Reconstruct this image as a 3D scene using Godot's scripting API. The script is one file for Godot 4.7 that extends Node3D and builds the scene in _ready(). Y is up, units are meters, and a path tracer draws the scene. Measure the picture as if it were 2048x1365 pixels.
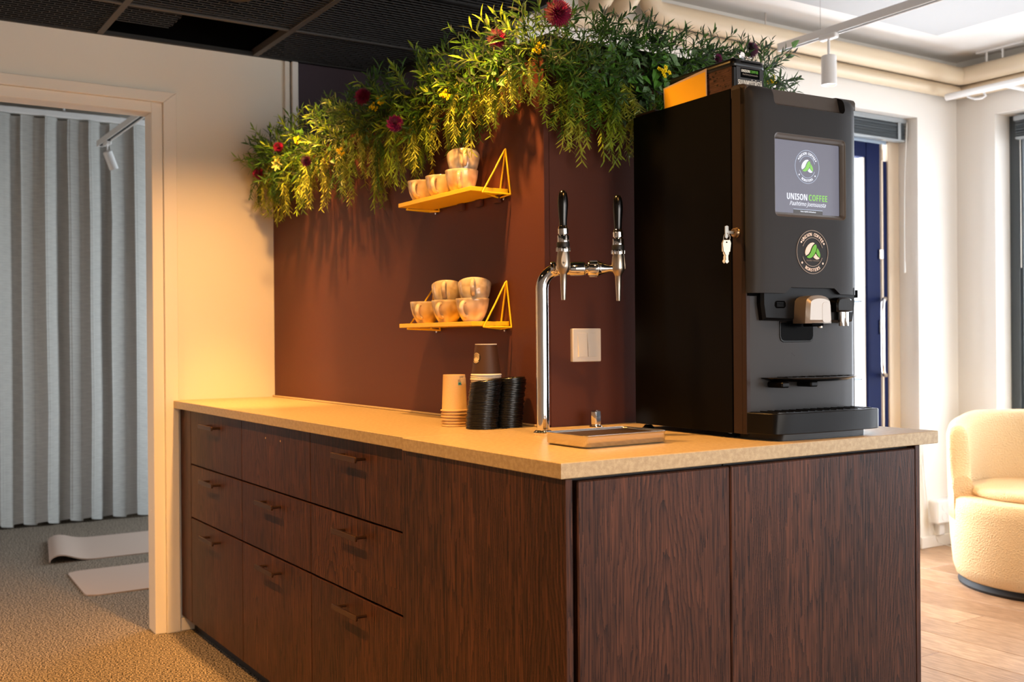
extends Node3D
# A coffee corner in an office: dark oak drawers under a beige worktop, a plum partition
# with two yellow shelves and an artificial plant garland, a coffee machine and a tap tower.

var M := {}
var names := {}
var rng := RandomNumberGenerator.new()

const XW := 0.4237      # face of the plum partition
const ZB := -2.606      # face of the cream wall
const ZP := -0.651      # end face of the partition
const TOP := 0.9        # worktop


func _ready():
	rng.seed = 4711
	# ---- camera -------------------------------------------------------------
	var cam := Camera3D.new()
	cam.name = "camera"
	add_child(cam)
	var at := CameraAttributesPhysical.new()
	at.frustum_focal_length = 12.0 / (682.5 / 2113.93)
	at.exposure_aperture = 5.6
	at.frustum_focus_distance = 2.45
	cam.attributes = at
	cam.fov = rad_to_deg(2.0 * atan(682.5 / 2113.93))
	cam.position = Vector3(-1.11764, 1.12526, 1.56287)
	cam.rotation = Vector3(deg_to_rad(-0.06994), deg_to_rad(-32.9703), deg_to_rad(-0.46411))
	cam.near = 0.05
	cam.far = 80.0
	cam.current = true
	# ---- sky and exposure ---------------------------------------------------
	var sky_mat := ProceduralSkyMaterial.new()
	sky_mat.sky_top_color = Color(0.86, 0.92, 1.0)
	sky_mat.sky_horizon_color = Color(0.97, 0.98, 1.0)
	sky_mat.ground_horizon_color = Color(0.93, 0.93, 0.93)
	sky_mat.ground_bottom_color = Color(0.6, 0.6, 0.6)
	var sky := Sky.new()
	sky.sky_material = sky_mat
	var env := Environment.new()
	env.background_mode = Environment.BG_SKY
	env.sky = sky
	env.background_energy_multiplier = 2.2
	env.tonemap_mode = Environment.TONE_MAPPER_LINEAR
	env.tonemap_exposure = 1.0
	env.sdfgi_enabled = true
	env.ssao_enabled = true
	env.ssil_enabled = true
	var we := WorldEnvironment.new()
	we.name = "world_environment"
	we.environment = env
	add_child(we)
	# ---- daylight at the windows: one soft light of the size of each opening -
	var day := Color(0.93, 0.96, 1.0)
	window_light("daylight_right_window", Vector3(4.46, 1.25, -0.95), Vector3(-1, 0, 0), Vector2(1.5, 2.0), day, 3.0)
	window_light("daylight_right_window_second", Vector3(4.46, 1.25, 1.55), Vector3(-1, 0, 0), Vector2(2.2, 2.0), day, 2.3)
	window_light("daylight_garden_door", Vector3(3.15, 1.1, -2.42), Vector3(0, 0, 1), Vector2(1.05, 2.0), day, 7.0)
	window_light("daylight_front_window", Vector3(0.2, 1.35, 4.42), Vector3(0, 0, -1), Vector2(2.8, 1.7), Color(1.0, 0.955, 0.90), 2.7)
	window_light("daylight_front_corner_window", Vector3(3.26, 1.2, 4.43), Vector3(0, 0, -1), Vector2(1.6, 2.1), day, 1.1)
	window_light("daylight_side_room_window", Vector3(2.34, 1.35, -4.25), Vector3(-1, 0, 0), Vector2(1.9, 1.7), Color(0.90, 0.96, 1.0), 2.1)
	window_light("daylight_side_room_second_window", Vector3(-2.46, 1.35, -4.25), Vector3(1, 0, 0), Vector2(1.7, 1.7), Color(1.0, 0.93, 0.86), 0.4)
	materials()
	room()
	ceiling_grid()
	left_room()
	right_room()
	cabinets()
	partition()
	shelves_and_cups()
	paper_cups_and_lids()
	tap_tower()
	coffee_machine()
	garland()
	downlights()


func window_light(called: String, where: Vector3, towards: Vector3, size: Vector2, col: Color, energy: float):
	var l := AreaLight3D.new()
	l.name = called
	l.area_size = size
	l.area_normalize_energy = false
	l.light_energy = energy
	l.light_color = col
	l.shadow_enabled = true
	l.area_range = 14.0
	l.area_attenuation = 2.0
	add_child(l)
	l.look_at_from_position(where, where + towards, Vector3.UP)


# ---------------------------------------------------------------- naming
func numbered(n: String) -> String:
	var k: int = names.get(n, 0)
	names[n] = k + 1
	return n if k == 0 else "%s_%03d" % [n, k]


func thing(called: String, label: String, category: String, at := Vector3.ZERO, turn := 0.0, group := "") -> Node3D:
	var o := Node3D.new()
	o.name = numbered(called)
	add_child(o)
	o.position = at
	o.rotation.y = turn
	tag(o, label, category, group)
	return o


func tag(o, label: String, category: String, group := ""):
	o.set_meta("label", label)
	o.set_meta("category", category)
	if group != "":
		o.set_meta("group", group)


func structure(called: String, label: String, category: String) -> Node3D:
	var o := thing(called, label, category)
	o.set_meta("kind", "structure")
	return o


func part(parent: Node3D, called: String, mesh: Mesh, mat: Material, x := Transform3D(), label := "") -> MeshInstance3D:
	var o := MeshInstance3D.new()
	var n := called
	var k := 0
	while parent.has_node(NodePath(n)):
		k += 1
		n = "%s_%03d" % [called, k]
	o.name = n
	o.mesh = mesh
	o.material_override = mat
	o.transform = x
	o.cast_shadow = GeometryInstance3D.SHADOW_CASTING_SETTING_ON
	parent.add_child(o)
	if label != "":
		o.set_meta("label", label)
	return o


func single(called: String, mesh: Mesh, mat: Material, label: String, category: String, at := Vector3.ZERO, turn := 0.0, group := "") -> MeshInstance3D:
	var o := MeshInstance3D.new()
	o.name = numbered(called)
	o.mesh = mesh
	o.material_override = mat
	add_child(o)
	o.position = at
	o.rotation.y = turn
	tag(o, label, category, group)
	return o


func copy_of(src: Node3D, called: String, label: String, group := "") -> Node3D:
	var o: Node3D = src.duplicate()
	o.name = numbered(called)
	add_child(o)
	o.set_meta("label", label)
	if group != "":
		o.set_meta("group", group)
	return o


# ---------------------------------------------------------------- shapes
func S() -> SurfaceTool:
	var s := SurfaceTool.new()
	s.begin(Mesh.PRIMITIVE_TRIANGLES)
	return s


func done(s: SurfaceTool) -> ArrayMesh:
	s.generate_normals()
	s.index()
	return s.commit()


# a triangle whose front is on the side that n points to
func tri(s: SurfaceTool, a: Vector3, b: Vector3, c: Vector3, n: Vector3):
	s.add_vertex(a)
	if (b - a).cross(c - a).dot(n) > 0.0:
		s.add_vertex(c)
		s.add_vertex(b)
	else:
		s.add_vertex(b)
		s.add_vertex(c)


func quad(s: SurfaceTool, a: Vector3, b: Vector3, c: Vector3, d: Vector3, n: Vector3):
	tri(s, a, b, c, n)
	tri(s, a, c, d, n)


# quad with texture coordinates
func uvquad(s: SurfaceTool, p: Array, uv: Array, n: Vector3):
	var order := [0, 1, 2, 0, 2, 3]
	if (p[1] - p[0]).cross(p[2] - p[0]).dot(n) > 0.0:
		order = [0, 2, 1, 0, 3, 2]
	for k in order:
		s.set_uv(uv[k])
		s.add_vertex(p[k])


func box(s: SurfaceTool, c: Vector3, size: Vector3, b := 0.0, x := Transform3D()):
	s.set_smooth_group(-1)
	var h := size * 0.5
	b = minf(b, minf(h.x, minf(h.y, h.z)) * 0.95)
	var px := {}
	for sx in [-1, 1]:
		for sy in [-1, 1]:
			for sz in [-1, 1]:
				var k := Vector3(sx, sy, sz)
				px[k] = [x * (c + k * Vector3(h.x, h.y - b, h.z - b)), x * (c + k * Vector3(h.x - b, h.y, h.z - b)), x * (c + k * Vector3(h.x - b, h.y - b, h.z))]
	for ax in 3:
		var e1 := (ax + 1) % 3
		var e2 := (ax + 2) % 3
		for sg in [-1, 1]:
			var v: Array[Vector3] = []
			for q in [[-1, -1], [1, -1], [1, 1], [-1, 1]]:
				var k := Vector3.ZERO
				k[ax] = sg
				k[e1] = q[0]
				k[e2] = q[1]
				v.append(px[k][ax])
			var n := Vector3.ZERO
			n[ax] = sg
			quad(s, v[0], v[1], v[2], v[3], x.basis * n)
	if b <= 0.0:
		return
	for ax in 3:
		var e1 := (ax + 1) % 3
		var e2 := (ax + 2) % 3
		for q in [[-1, -1], [1, -1], [1, 1], [-1, 1]]:
			var k0 := Vector3.ZERO
			k0[e1] = q[0]
			k0[e2] = q[1]
			var k1 := k0
			k0[ax] = -1
			k1[ax] = 1
			var n := Vector3.ZERO
			n[e1] = q[0]
			n[e2] = q[1]
			quad(s, px[k0][e1], px[k1][e1], px[k1][e2], px[k0][e2], x.basis * n)
	for k in px:
		tri(s, px[k][0], px[k][1], px[k][2], x.basis * k)


func bx(c: Vector3, size: Vector3, b := 0.0) -> ArrayMesh:
	var s := S()
	box(s, c, size, b)
	return done(s)


# box from its two corners
func b2(lo: Vector3, hi: Vector3, b := 0.0) -> ArrayMesh:
	return bx((lo + hi) * 0.5, (hi - lo).abs(), b)


func box2(s: SurfaceTool, lo: Vector3, hi: Vector3, b := 0.0):
	box(s, (lo + hi) * 0.5, (hi - lo).abs(), b)


# profile of (radius, height) turned about y
func lathe(s: SurfaceTool, prof: Array, n := 32, x := Transform3D(), sharp := 35.0, group := 10):
	var g := group
	for i in prof.size() - 1:
		var p: Vector2 = prof[i]
		var q: Vector2 = prof[i + 1]
		if i > 0:
			var d0: Vector2 = (p - prof[i - 1]).normalized()
			var d1: Vector2 = (q - p).normalized()
			if absf(rad_to_deg(d0.angle_to(d1))) > sharp:
				g += 1
		s.set_smooth_group(g)
		var d := q - p
		for k in n:
			var t0 := TAU * k / n
			var t1 := TAU * (k + 1) / n
			var tm := (t0 + t1) * 0.5
			var nn := x.basis * Vector3(d.y * cos(tm), -d.x, d.y * sin(tm))
			var a := x * Vector3(p.x * cos(t0), p.y, p.x * sin(t0))
			var b := x * Vector3(p.x * cos(t1), p.y, p.x * sin(t1))
			var c := x * Vector3(q.x * cos(t1), q.y, q.x * sin(t1))
			var e := x * Vector3(q.x * cos(t0), q.y, q.x * sin(t0))
			if p.x > 1e-6 and q.x > 1e-6:
				quad(s, a, b, c, e, nn)
			elif p.x > 1e-6:
				tri(s, a, b, c, nn)
			elif q.x > 1e-6:
				tri(s, a, c, e, nn)


func turned(prof: Array, n := 32, sharp := 35.0) -> ArrayMesh:
	var s := S()
	lathe(s, prof, n, Transform3D(), sharp)
	return done(s)


func tube(s: SurfaceTool, pts: Array, r, n := 8, closed := false, caps := true, group := 3, flat := 1.0):
	var m := pts.size()
	var rings := []
	var up := Vector3.UP
	var last := Vector3.ZERO
	for i in m:
		var t: Vector3
		if closed:
			t = (pts[(i + 1) % m] - pts[(i - 1 + m) % m]).normalized()
		else:
			t = (pts[mini(i + 1, m - 1)] - pts[maxi(i - 1, 0)]).normalized()
		if last == Vector3.ZERO:
			up = Vector3.UP if absf(t.y) < 0.9 else Vector3.RIGHT
		up = (up - t * up.dot(t)).normalized()
		last = t
		var w := t.cross(up)
		var rr: float = r[i] if r is Array else r
		var ring := []
		for k in n:
			var an := TAU * k / n
			ring.append(pts[i] + (up * cos(an) * flat + w * sin(an)) * rr)
		rings.append(ring)
	s.set_smooth_group(group)
	for i in (m if closed else m - 1):
		var j := (i + 1) % m
		for k in n:
			var l := (k + 1) % n
			var a: Vector3 = rings[i][k]
			var mid: Vector3 = (pts[i] + pts[j]) * 0.5
			quad(s, a, rings[i][l], rings[j][l], rings[j][k], (a + rings[j][l]) * 0.5 - mid)
	if caps and not closed:
		s.set_smooth_group(-1)
		for k in range(1, n - 1):
			tri(s, rings[0][0], rings[0][k], rings[0][k + 1], pts[0] - pts[1])
			tri(s, rings[m - 1][0], rings[m - 1][k], rings[m - 1][k + 1], pts[m - 1] - pts[m - 2])


func tubed(pts: Array, r, n := 8, closed := false) -> ArrayMesh:
	var s := S()
	tube(s, pts, r, n, closed)
	return done(s)


# a flat outline (x, y) pushed from z0 to z1, edges eased by b at z1 (and at z0 if both)
func prism(s: SurfaceTool, poly: PackedVector2Array, z0: float, z1: float, b := 0.0, x := Transform3D(), smooth := true, both := false):
	var n := poly.size()
	var area := 0.0
	for i in n:
		area += poly[i].cross(poly[(i + 1) % n])
	if area < 0.0:
		poly = poly.duplicate()
		poly.reverse()
	var inner := PackedVector2Array()
	for i in n:
		var e0 := (poly[i] - poly[(i - 1 + n) % n]).normalized()
		var e1 := (poly[(i + 1) % n] - poly[i]).normalized()
		var n0 := Vector2(-e0.y, e0.x)
		var n1 := Vector2(-e1.y, e1.x)
		var mm := (n0 + n1)
		var k := 1.0 / maxf(0.3, 1.0 + n0.dot(n1))
		inner.append(poly[i] + mm * k * b)
	var layers := []
	if both and b > 0.0:
		layers = [[inner, z0], [poly, z0 + b], [poly, z1 - b], [inner, z1]]
	elif b > 0.0:
		layers = [[poly, z0], [poly, z1 - b], [inner, z1]]
	else:
		layers = [[poly, z0], [poly, z1]]
	for q in layers.size() - 1:
		var p0: PackedVector2Array = layers[q][0]
		var p1: PackedVector2Array = layers[q + 1][0]
		s.set_smooth_group(40 + q if smooth else -1)
		for i in n:
			var j := (i + 1) % n
			var e := poly[j] - poly[i]
			var nn := x.basis * Vector3(e.y, -e.x, 0)
			quad(s, x * Vector3(p0[i].x, p0[i].y, layers[q][1]), x * Vector3(p0[j].x, p0[j].y, layers[q][1]), x * Vector3(p1[j].x, p1[j].y, layers[q + 1][1]), x * Vector3(p1[i].x, p1[i].y, layers[q + 1][1]), nn)
	s.set_smooth_group(-1)
	for cap in [[layers[0], -1.0], [layers[-1], 1.0]]:
		var pp: PackedVector2Array = cap[0][0]
		var ix := Geometry2D.triangulate_polygon(pp)
		for i in range(0, ix.size(), 3):
			tri(s, x * Vector3(pp[ix[i]].x, pp[ix[i]].y, cap[0][1]), x * Vector3(pp[ix[i + 1]].x, pp[ix[i + 1]].y, cap[0][1]), x * Vector3(pp[ix[i + 2]].x, pp[ix[i + 2]].y, cap[0][1]), x.basis * Vector3(0, 0, cap[1]))


func rrect(w: float, h: float, r: float, n := 5, at := Vector2.ZERO) -> PackedVector2Array:
	var out := PackedVector2Array()
	for q in [[1, 1, 0.0], [-1, 1, 90.0], [-1, -1, 180.0], [1, -1, 270.0]]:
		var c := Vector2(q[0] * (w * 0.5 - r), q[1] * (h * 0.5 - r))
		for k in n + 1:
			var an := deg_to_rad(q[2] + 90.0 * k / n)
			out.append(at + c + Vector2(cos(an), sin(an)) * r)
	return out


func disc(r: float, n := 24, at := Vector2.ZERO) -> PackedVector2Array:
	var out := PackedVector2Array()
	for k in n:
		out.append(at + Vector2(cos(TAU * k / n), sin(TAU * k / n)) * r)
	return out


func prismed(poly: PackedVector2Array, z0: float, z1: float, b := 0.0, x := Transform3D(), smooth := true, both := false) -> ArrayMesh:
	var s := S()
	prism(s, poly, z0, z1, b, x, smooth, both)
	return done(s)


# skin between rings of equal count
func loft(s: SurfaceTool, rings: Array, cap0 := false, cap1 := false, group := 5, round_ := true):
	var n: int = rings[0].size()
	s.set_smooth_group(group)
	for i in rings.size() - 1:
		var cen := Vector3.ZERO
		for k in n:
			cen += rings[i][k] + rings[i + 1][k]
		cen /= 2.0 * n
		for k in (n if round_ else n - 1):
			var l := (k + 1) % n
			var a: Vector3 = rings[i][k]
			var c: Vector3 = rings[i + 1][l]
			quad(s, a, rings[i][l], c, rings[i + 1][k], (a + c) * 0.5 - cen)
	s.set_smooth_group(-1)
	for e in [[cap0, 0, 1], [cap1, rings.size() - 1, rings.size() - 2]]:
		if e[0]:
			var cen := Vector3.ZERO
			var cen2 := Vector3.ZERO
			for k in n:
				cen += rings[e[1]][k] / n
				cen2 += rings[e[2]][k] / n
			for k in n:
				tri(s, cen, rings[e[1]][k], rings[e[1]][(k + 1) % n], cen - cen2)


# one pointed leaf folded along its midrib
func leaf(s: SurfaceTool, base: Vector3, dir: Vector3, nrm: Vector3, ln: float, wd: float, droop := 0.15):
	dir = dir.normalized()
	var side := dir.cross(nrm).normalized()
	var up := side.cross(dir).normalized()
	var p1 := base + dir * ln * 0.38 + up * wd * 0.1
	var p2 := base + dir * ln * 0.72 - up * ln * droop * 0.4
	var tip := base + dir * ln - up * ln * droop
	var l1 := p1 - side * wd * 0.5 + up * wd * 0.2
	var r1 := p1 + side * wd * 0.5 + up * wd * 0.2
	var l2 := p2 - side * wd * 0.36 + up * wd * 0.15
	var r2 := p2 + side * wd * 0.36 + up * wd * 0.15
	s.set_smooth_group(-1)
	tri(s, base, l1, p1, up)
	tri(s, base, p1, r1, up)
	quad(s, l1, l2, p2, p1, up)
	quad(s, p1, p2, r2, r1, up)
	tri(s, l2, tip, p2, up)
	tri(s, p2, tip, r2, up)


# ---------------------------------------------------------------- lettering
func font(bold: bool) -> Font:
	var f := SystemFont.new()
	f.font_names = PackedStringArray(["Droid Sans"])
	f.font_weight = 800 if bold else 400
	return f


func text_mesh(t: String, high: float, bold := true, deep := 0.0006) -> TextMesh:
	var m := TextMesh.new()
	m.text = t
	m.font = font(bold)
	m.font_size = 48
	m.pixel_size = high / 34.0
	m.depth = deep
	m.curve_step = 2.0
	m.horizontal_alignment = HORIZONTAL_ALIGNMENT_CENTER
	m.vertical_alignment = VERTICAL_ALIGNMENT_CENTER
	return m


# a slanted, joined hand for the script lines
func slanted(t: String, high: float, wide: float) -> ArrayMesh:
	var m := text_mesh(t, high, false)
	var s := S()
	s.append_from(m, 0, Transform3D(Basis(Vector3(wide, 0, 0), Vector3(0.34, 1, 0), Vector3(0, 0, 1)), Vector3.ZERO))
	return s.commit()


# letters set round a circle
func ring_text(t: String, high: float, r: float, mid_deg: float, step_deg: float, outward := true) -> ArrayMesh:
	var s := S()
	var n := t.length()
	for i in n:
		if t[i] == " ":
			continue
		var off := (i - (n - 1) * 0.5) * step_deg
		var an := deg_to_rad(mid_deg - off if outward else mid_deg + off)
		var rot := an - PI / 2 if outward else an + PI / 2
		s.append_from(text_mesh(t[i], high), 0, Transform3D(Basis(Vector3(0, 0, 1), rot), Vector3(cos(an) * r, sin(an) * r, 0)))
	return s.commit()


func ring_band(s: SurfaceTool, r0: float, r1: float, a0: float, a1: float, z0: float, z1: float, n := 40):
	var poly := PackedVector2Array()
	for k in n + 1:
		var a := deg_to_rad(lerpf(a0, a1, float(k) / n))
		poly.append(Vector2(cos(a), sin(a)) * r1)
	for k in n + 1:
		var a := deg_to_rad(lerpf(a1, a0, float(k) / n))
		poly.append(Vector2(cos(a), sin(a)) * r0)
	for k in n:
		var m := 2 * n + 1
		var q := [poly[k], poly[k + 1], poly[m - k - 1], poly[m - k]]
		s.set_smooth_group(-1)
		quad(s, Vector3(q[0].x, q[0].y, z1), Vector3(q[1].x, q[1].y, z1), Vector3(q[2].x, q[2].y, z1), Vector3(q[3].x, q[3].y, z1), Vector3(0, 0, 1))
		quad(s, Vector3(q[0].x, q[0].y, z0), Vector3(q[1].x, q[1].y, z0), Vector3(q[1].x, q[1].y, z1), Vector3(q[0].x, q[0].y, z1), Vector3(q[0].x, q[0].y, 0))
		quad(s, Vector3(q[3].x, q[3].y, z0), Vector3(q[2].x, q[2].y, z0), Vector3(q[2].x, q[2].y, z1), Vector3(q[3].x, q[3].y, z1), Vector3(-q[3].x, -q[3].y, 0))


# ---------------------------------------------------------------- materials
func mat(key: String, c: Color, rough := 0.6, metal := 0.0, spec := 0.5) -> StandardMaterial3D:
	var m := StandardMaterial3D.new()
	m.resource_name = key
	m.albedo_color = c
	m.roughness = rough
	m.metallic = metal
	m.metallic_specular = spec
	M[key] = m
	return m


func noise(freq: float, seed_: int, a: Color, b: Color, size := 512, octaves := 3, kind := FastNoiseLite.TYPE_SIMPLEX_SMOOTH, lo := 0.2, hi := 0.8) -> NoiseTexture2D:
	var f := FastNoiseLite.new()
	f.noise_type = kind
	f.frequency = freq
	f.seed = seed_
	f.fractal_octaves = octaves
	var t := NoiseTexture2D.new()
	t.width = size
	t.height = size
	t.seamless = true
	t.noise = f
	var g := Gradient.new()
	g.offsets = PackedFloat32Array([lo, hi])
	g.colors = PackedColorArray([a, b])
	t.color_ramp = g
	return t


func tripl(m: StandardMaterial3D, scale: Vector3, world := true):
	m.uv1_triplanar = true
	m.uv1_world_triplanar = world
	m.uv1_scale = scale


func bump(m: StandardMaterial3D, t: Texture2D, cm: float):
	m.heightmap_enabled = true
	m.heightmap_texture = t
	m.heightmap_scale = cm


# dark stained oak, grain upright; staves is a list of [share of width, kind, tone]
func oak(seed_: int, staves: Array) -> Array:
	var w := 512
	var h := 768
	var f := FastNoiseLite.new()
	f.seed = seed_
	f.frequency = 1.0
	f.fractal_octaves = 3
	var f2 := FastNoiseLite.new()
	f2.seed = seed_ + 5
	f2.frequency = 1.0
	f2.fractal_octaves = 2
	var data := PackedByteArray()
	data.resize(w * h * 3)
	var hts := PackedByteArray()
	hts.resize(w * h * 3)
	var dark := Color(0.088, 0.047, 0.034)
	var lite := Color(0.40, 0.243, 0.170)
	var o := 0
	for y in h:
		var v := float(y) / h
		for x in w:
			var u := float(x) / w
			var acc := 0.0
			var st: Array = staves[0]
			var lu := 0.0
			for q in staves:
				if u < acc + q[0] or q == staves[-1]:
					st = q
					lu = (u - acc) / q[0]
					break
				acc += q[0]
			var id: float = acc * 37.0
			var wob := f.get_noise_2d(u * 3.0 + id, v * 1.6) * 0.55
			var ring := 0.0
			if st[1] == 1:
				var dx := (lu - 0.5 + f.get_noise_2d(id, v * 1.1) * 0.16) * 2.0
				var d := sqrt(dx * dx * 1.3 + 0.02) + v * 1.25 + wob * 0.30 + f.get_noise_2d(u * 26.0 + id, v * 14.0) * 0.045
				ring = d * 7.5
			else:
				ring = (u * 22.0 + wob * 3.2 + f.get_noise_2d(u * 50.0, v * 3.0 + id) * 0.8)
			var fr := ring - floorf(ring)
			var line := pow(fr, 3.0) * 0.55
			var pore := f2.get_noise_2d(u * 120.0 + id, v * 7.0)
			var fine := f2.get_noise_2d(u * 70.0, v * 2.2 + id)
			var k := clampf(0.62 + st[2] - line * 0.85 + pore * 0.27 + fine * 0.22, 0.0, 1.0)
			data[o] = int(255.0 * lerpf(dark.r, lite.r, k))
			data[o + 1] = int(255.0 * lerpf(dark.g, lite.g, k))
			data[o + 2] = int(255.0 * lerpf(dark.b, lite.b, k))
			var hh := int(255.0 * clampf(0.7 - line * 0.5 + pore * 0.35, 0.0, 1.0))
			hts[o] = hh
			hts[o + 1] = hh
			hts[o + 2] = hh
			o += 3
	var a := ImageTexture.create_from_image(Image.create_from_data(w, h, false, Image.FORMAT_RGB8, data))
	var b := ImageTexture.create_from_image(Image.create_from_data(w, h, false, Image.FORMAT_RGB8, hts))
	return [a, b]


func oak_mat(key: String, tex: Array, scale: Vector3, offset: Vector3, tint := Color.WHITE):
	var m := mat(key, tint, 0.45, 0.0, 0.3)
	m.albedo_texture = tex[0]
	tripl(m, scale, false)
	m.uv1_offset = offset
	bump(m, tex[1], 0.03)


func materials():
	# oak
	var t1 := oak(3, [[0.16, 0, 0.0], [0.13, 0, 0.06], [0.42, 1, 0.05], [0.29, 0, 0.02]])
	var t2 := oak(9, [[0.10, 0, 0.02], [0.16, 1, 0.0], [0.17, 0, 0.06], [0.16, 0, -0.02], [0.18, 0, -0.08], [0.23, 1, -0.05]])
	oak_mat("oak_door_a", t1, Vector3(1 / 0.42, -1 / 0.87, 1 / 0.42), Vector3(0, 0, 0))
	oak_mat("oak_door_b", t2, Vector3(1 / 0.6, -1 / 0.87, 1 / 0.6), Vector3(0, 0, 0))
	oak_mat("oak_drawer", t2, Vector3(1 / 0.62, -1 / 0.87, 1 / 0.62), Vector3(0.3, 0.2, 0.1))
	oak_mat("oak_drawer_b", t1, Vector3(1 / 0.6, -1 / 0.87, 1 / 0.6), Vector3(0.1, 0.6, 0.4))
	oak_mat("oak_panel", t2, Vector3(1 / 0.7, -1 / 0.87, 1 / 0.7), Vector3(0.55, 0.1, 0.2))
	mat("carcass", Color(0.09, 0.07, 0.06), 0.6)
	mat("plinth", Color(0.03, 0.028, 0.028), 0.6)
	mat("handle_metal", Color(0.36, 0.25, 0.17), 0.36, 0.8)
	# worktop
	var wt := mat("worktop", Color.WHITE, 0.42, 0.0, 0.45)
	wt.albedo_texture = noise(0.06, 21, Color(0.685, 0.60, 0.465), Color(0.755, 0.675, 0.535), 512, 5)
	tripl(wt, Vector3(2.2, 2.2, 2.2))
	var wd := noise(0.35, 22, Color(0.92, 0.91, 0.89), Color(1.0, 1.0, 1.0), 512, 2)
	wt.detail_enabled = true
	wt.detail_albedo = wd
	wt.detail_blend_mode = BaseMaterial3D.BLEND_MODE_MUL
	bump(wt, noise(0.3, 23, Color.BLACK, Color.WHITE, 512, 2), 0.012)
	# room
	var cw := mat("cream_paint", Color(0.88, 0.85, 0.795), 0.75, 0.0, 0.35)
	bump(cw, noise(0.2, 31, Color.BLACK, Color.WHITE, 512, 3), 0.012)
	tripl(cw, Vector3(3, 3, 3))
	mat("aisle_paint", Color(0.55, 0.50, 0.45), 0.8, 0.0, 0.2)
	mat("frame_paint", Color(0.88, 0.845, 0.79), 0.42, 0.0, 0.45)
	mat("white_paint", Color(0.885, 0.87, 0.845), 0.7, 0.0, 0.35)
	mat("ceiling_white", Color(0.86, 0.845, 0.825), 0.85, 0.0, 0.3)
	mat("panel_white", Color(0.66, 0.655, 0.65), 0.9, 0.0, 0.2)
	mat("trim_white", Color(0.90, 0.88, 0.85), 0.4)
	var plum := mat("plum_paint", Color(0.355, 0.205, 0.165), 0.5, 0.0, 0.25)
	bump(plum, noise(0.16, 37, Color.BLACK, Color.WHITE, 512, 3), 0.010)
	tripl(plum, Vector3(4, 4, 4))
	mat("plum_dark", Color(0.235, 0.185, 0.215), 0.6, 0.0, 0.35)
	mat("void_black", Color(0.012, 0.011, 0.011), 0.9, 0.0, 0.2)
	mat("grille_black", Color(0.20, 0.192, 0.187), 0.55, 0.0, 0.4)
	mat("bar_grey", Color(0.30, 0.29, 0.28), 0.5, 0.0, 0.4)
	mat("bar_dark", Color(0.11, 0.105, 0.10), 0.5, 0.0, 0.4)
	var cp := mat("carpet", Color.WHITE, 0.95, 0.0, 0.1)
	cp.albedo_texture = noise(0.19, 41, Color(0.11, 0.100, 0.090), Color(0.73, 0.665, 0.59), 512, 4, FastNoiseLite.TYPE_SIMPLEX_SMOOTH, 0.30, 0.68)
	tripl(cp, Vector3(1.3, 1.3, 1.3))
	bump(cp, noise(0.27, 41, Color.BLACK, Color.WHITE, 512, 2, FastNoiseLite.TYPE_SIMPLEX_SMOOTH, 0.28, 0.72), 0.10)
	for k in 4:
		var pl := mat("plank_%d" % k, Color.WHITE, 0.38, 0.0, 0.45)
		var c: Color = [Color(0.64, 0.49, 0.355), Color(0.70, 0.55, 0.41), Color(0.60, 0.45, 0.32), Color(0.67, 0.53, 0.40)][k]
		pl.albedo_texture = noise(0.03, 50 + k, c.darkened(0.22), c.lightened(0.12), 512, 4)
		tripl(pl, Vector3(7.0, 7.0, 0.55))
		pl.uv1_offset = Vector3(0.13 * k, 0.3 * k, 0.21 * k)
	# curtains, mats, chair
	var cu := mat("curtain_linen", Color.WHITE, 0.95, 0.0, 0.1)
	cu.albedo_texture = noise(0.05, 61, Color(0.62, 0.61, 0.59), Color(0.72, 0.71, 0.69), 512, 4)
	tripl(cu, Vector3(0.5, 9.0, 0.5))
	cu.backlight_enabled = true
	cu.backlight = Color(0.12, 0.12, 0.12)
	mat("mat_foam", Color(0.70, 0.62, 0.565), 0.85, 0.0, 0.2)
	var bo := mat("boucle", Color(0.92, 0.80, 0.62), 0.95, 0.0, 0.1)
	bump(bo, noise(0.22, 66, Color.BLACK, Color.WHITE, 512, 3, FastNoiseLite.TYPE_CELLULAR), 0.5)
	tripl(bo, Vector3(1.6, 1.6, 1.6))
	bo.rim_enabled = true
	bo.rim = 0.3
	mat("track_white", Color(0.86, 0.85, 0.84), 0.4)
	mat("track_slot", Color(0.05, 0.05, 0.05), 0.5)
	mat("pipe_cream", Color(0.81, 0.735, 0.625), 0.45)
	mat("socket_white", Color(0.90, 0.90, 0.90), 0.35)
	mat("navy_paint", Color(0.04, 0.085, 0.24), 0.5, 0.0, 0.2)
	mat("grey_frame", Color(0.25, 0.28, 0.30), 0.4)
	mat("grey_frame_light", Color(0.60, 0.66, 0.72), 0.4)
	mat("beige_frame", Color(0.83, 0.76, 0.67), 0.45)
	mat("blind_slat", Color(0.36, 0.385, 0.40), 0.45, 0.2)
	mat("blind_rail", Color(0.60, 0.62, 0.63), 0.4, 0.3)
	mat("cord_white", Color(0.88, 0.88, 0.86), 0.6)
	var gl := mat("window_glass", Color(0.96, 0.98, 1.0, 0.06), 0.02)
	gl.transparency = BaseMaterial3D.TRANSPARENCY_ALPHA
	# fittings
	mat("chrome", Color(0.90, 0.89, 0.88), 0.06, 1.0)
	mat("brushed_steel", Color(0.72, 0.68, 0.63), 0.30, 1.0)
	mat("polished_steel", Color(0.82, 0.80, 0.78), 0.20, 1.0)
	mat("black_gloss", Color(0.012, 0.012, 0.013), 0.22, 0.0, 0.5)
	mat("black_rubber", Color(0.02, 0.02, 0.02), 0.5)
	mat("emblem_grey", Color(0.78, 0.76, 0.73), 0.35, 0.3)
	mat("mark_grey", Color(0.35, 0.34, 0.33), 0.5)
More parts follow.
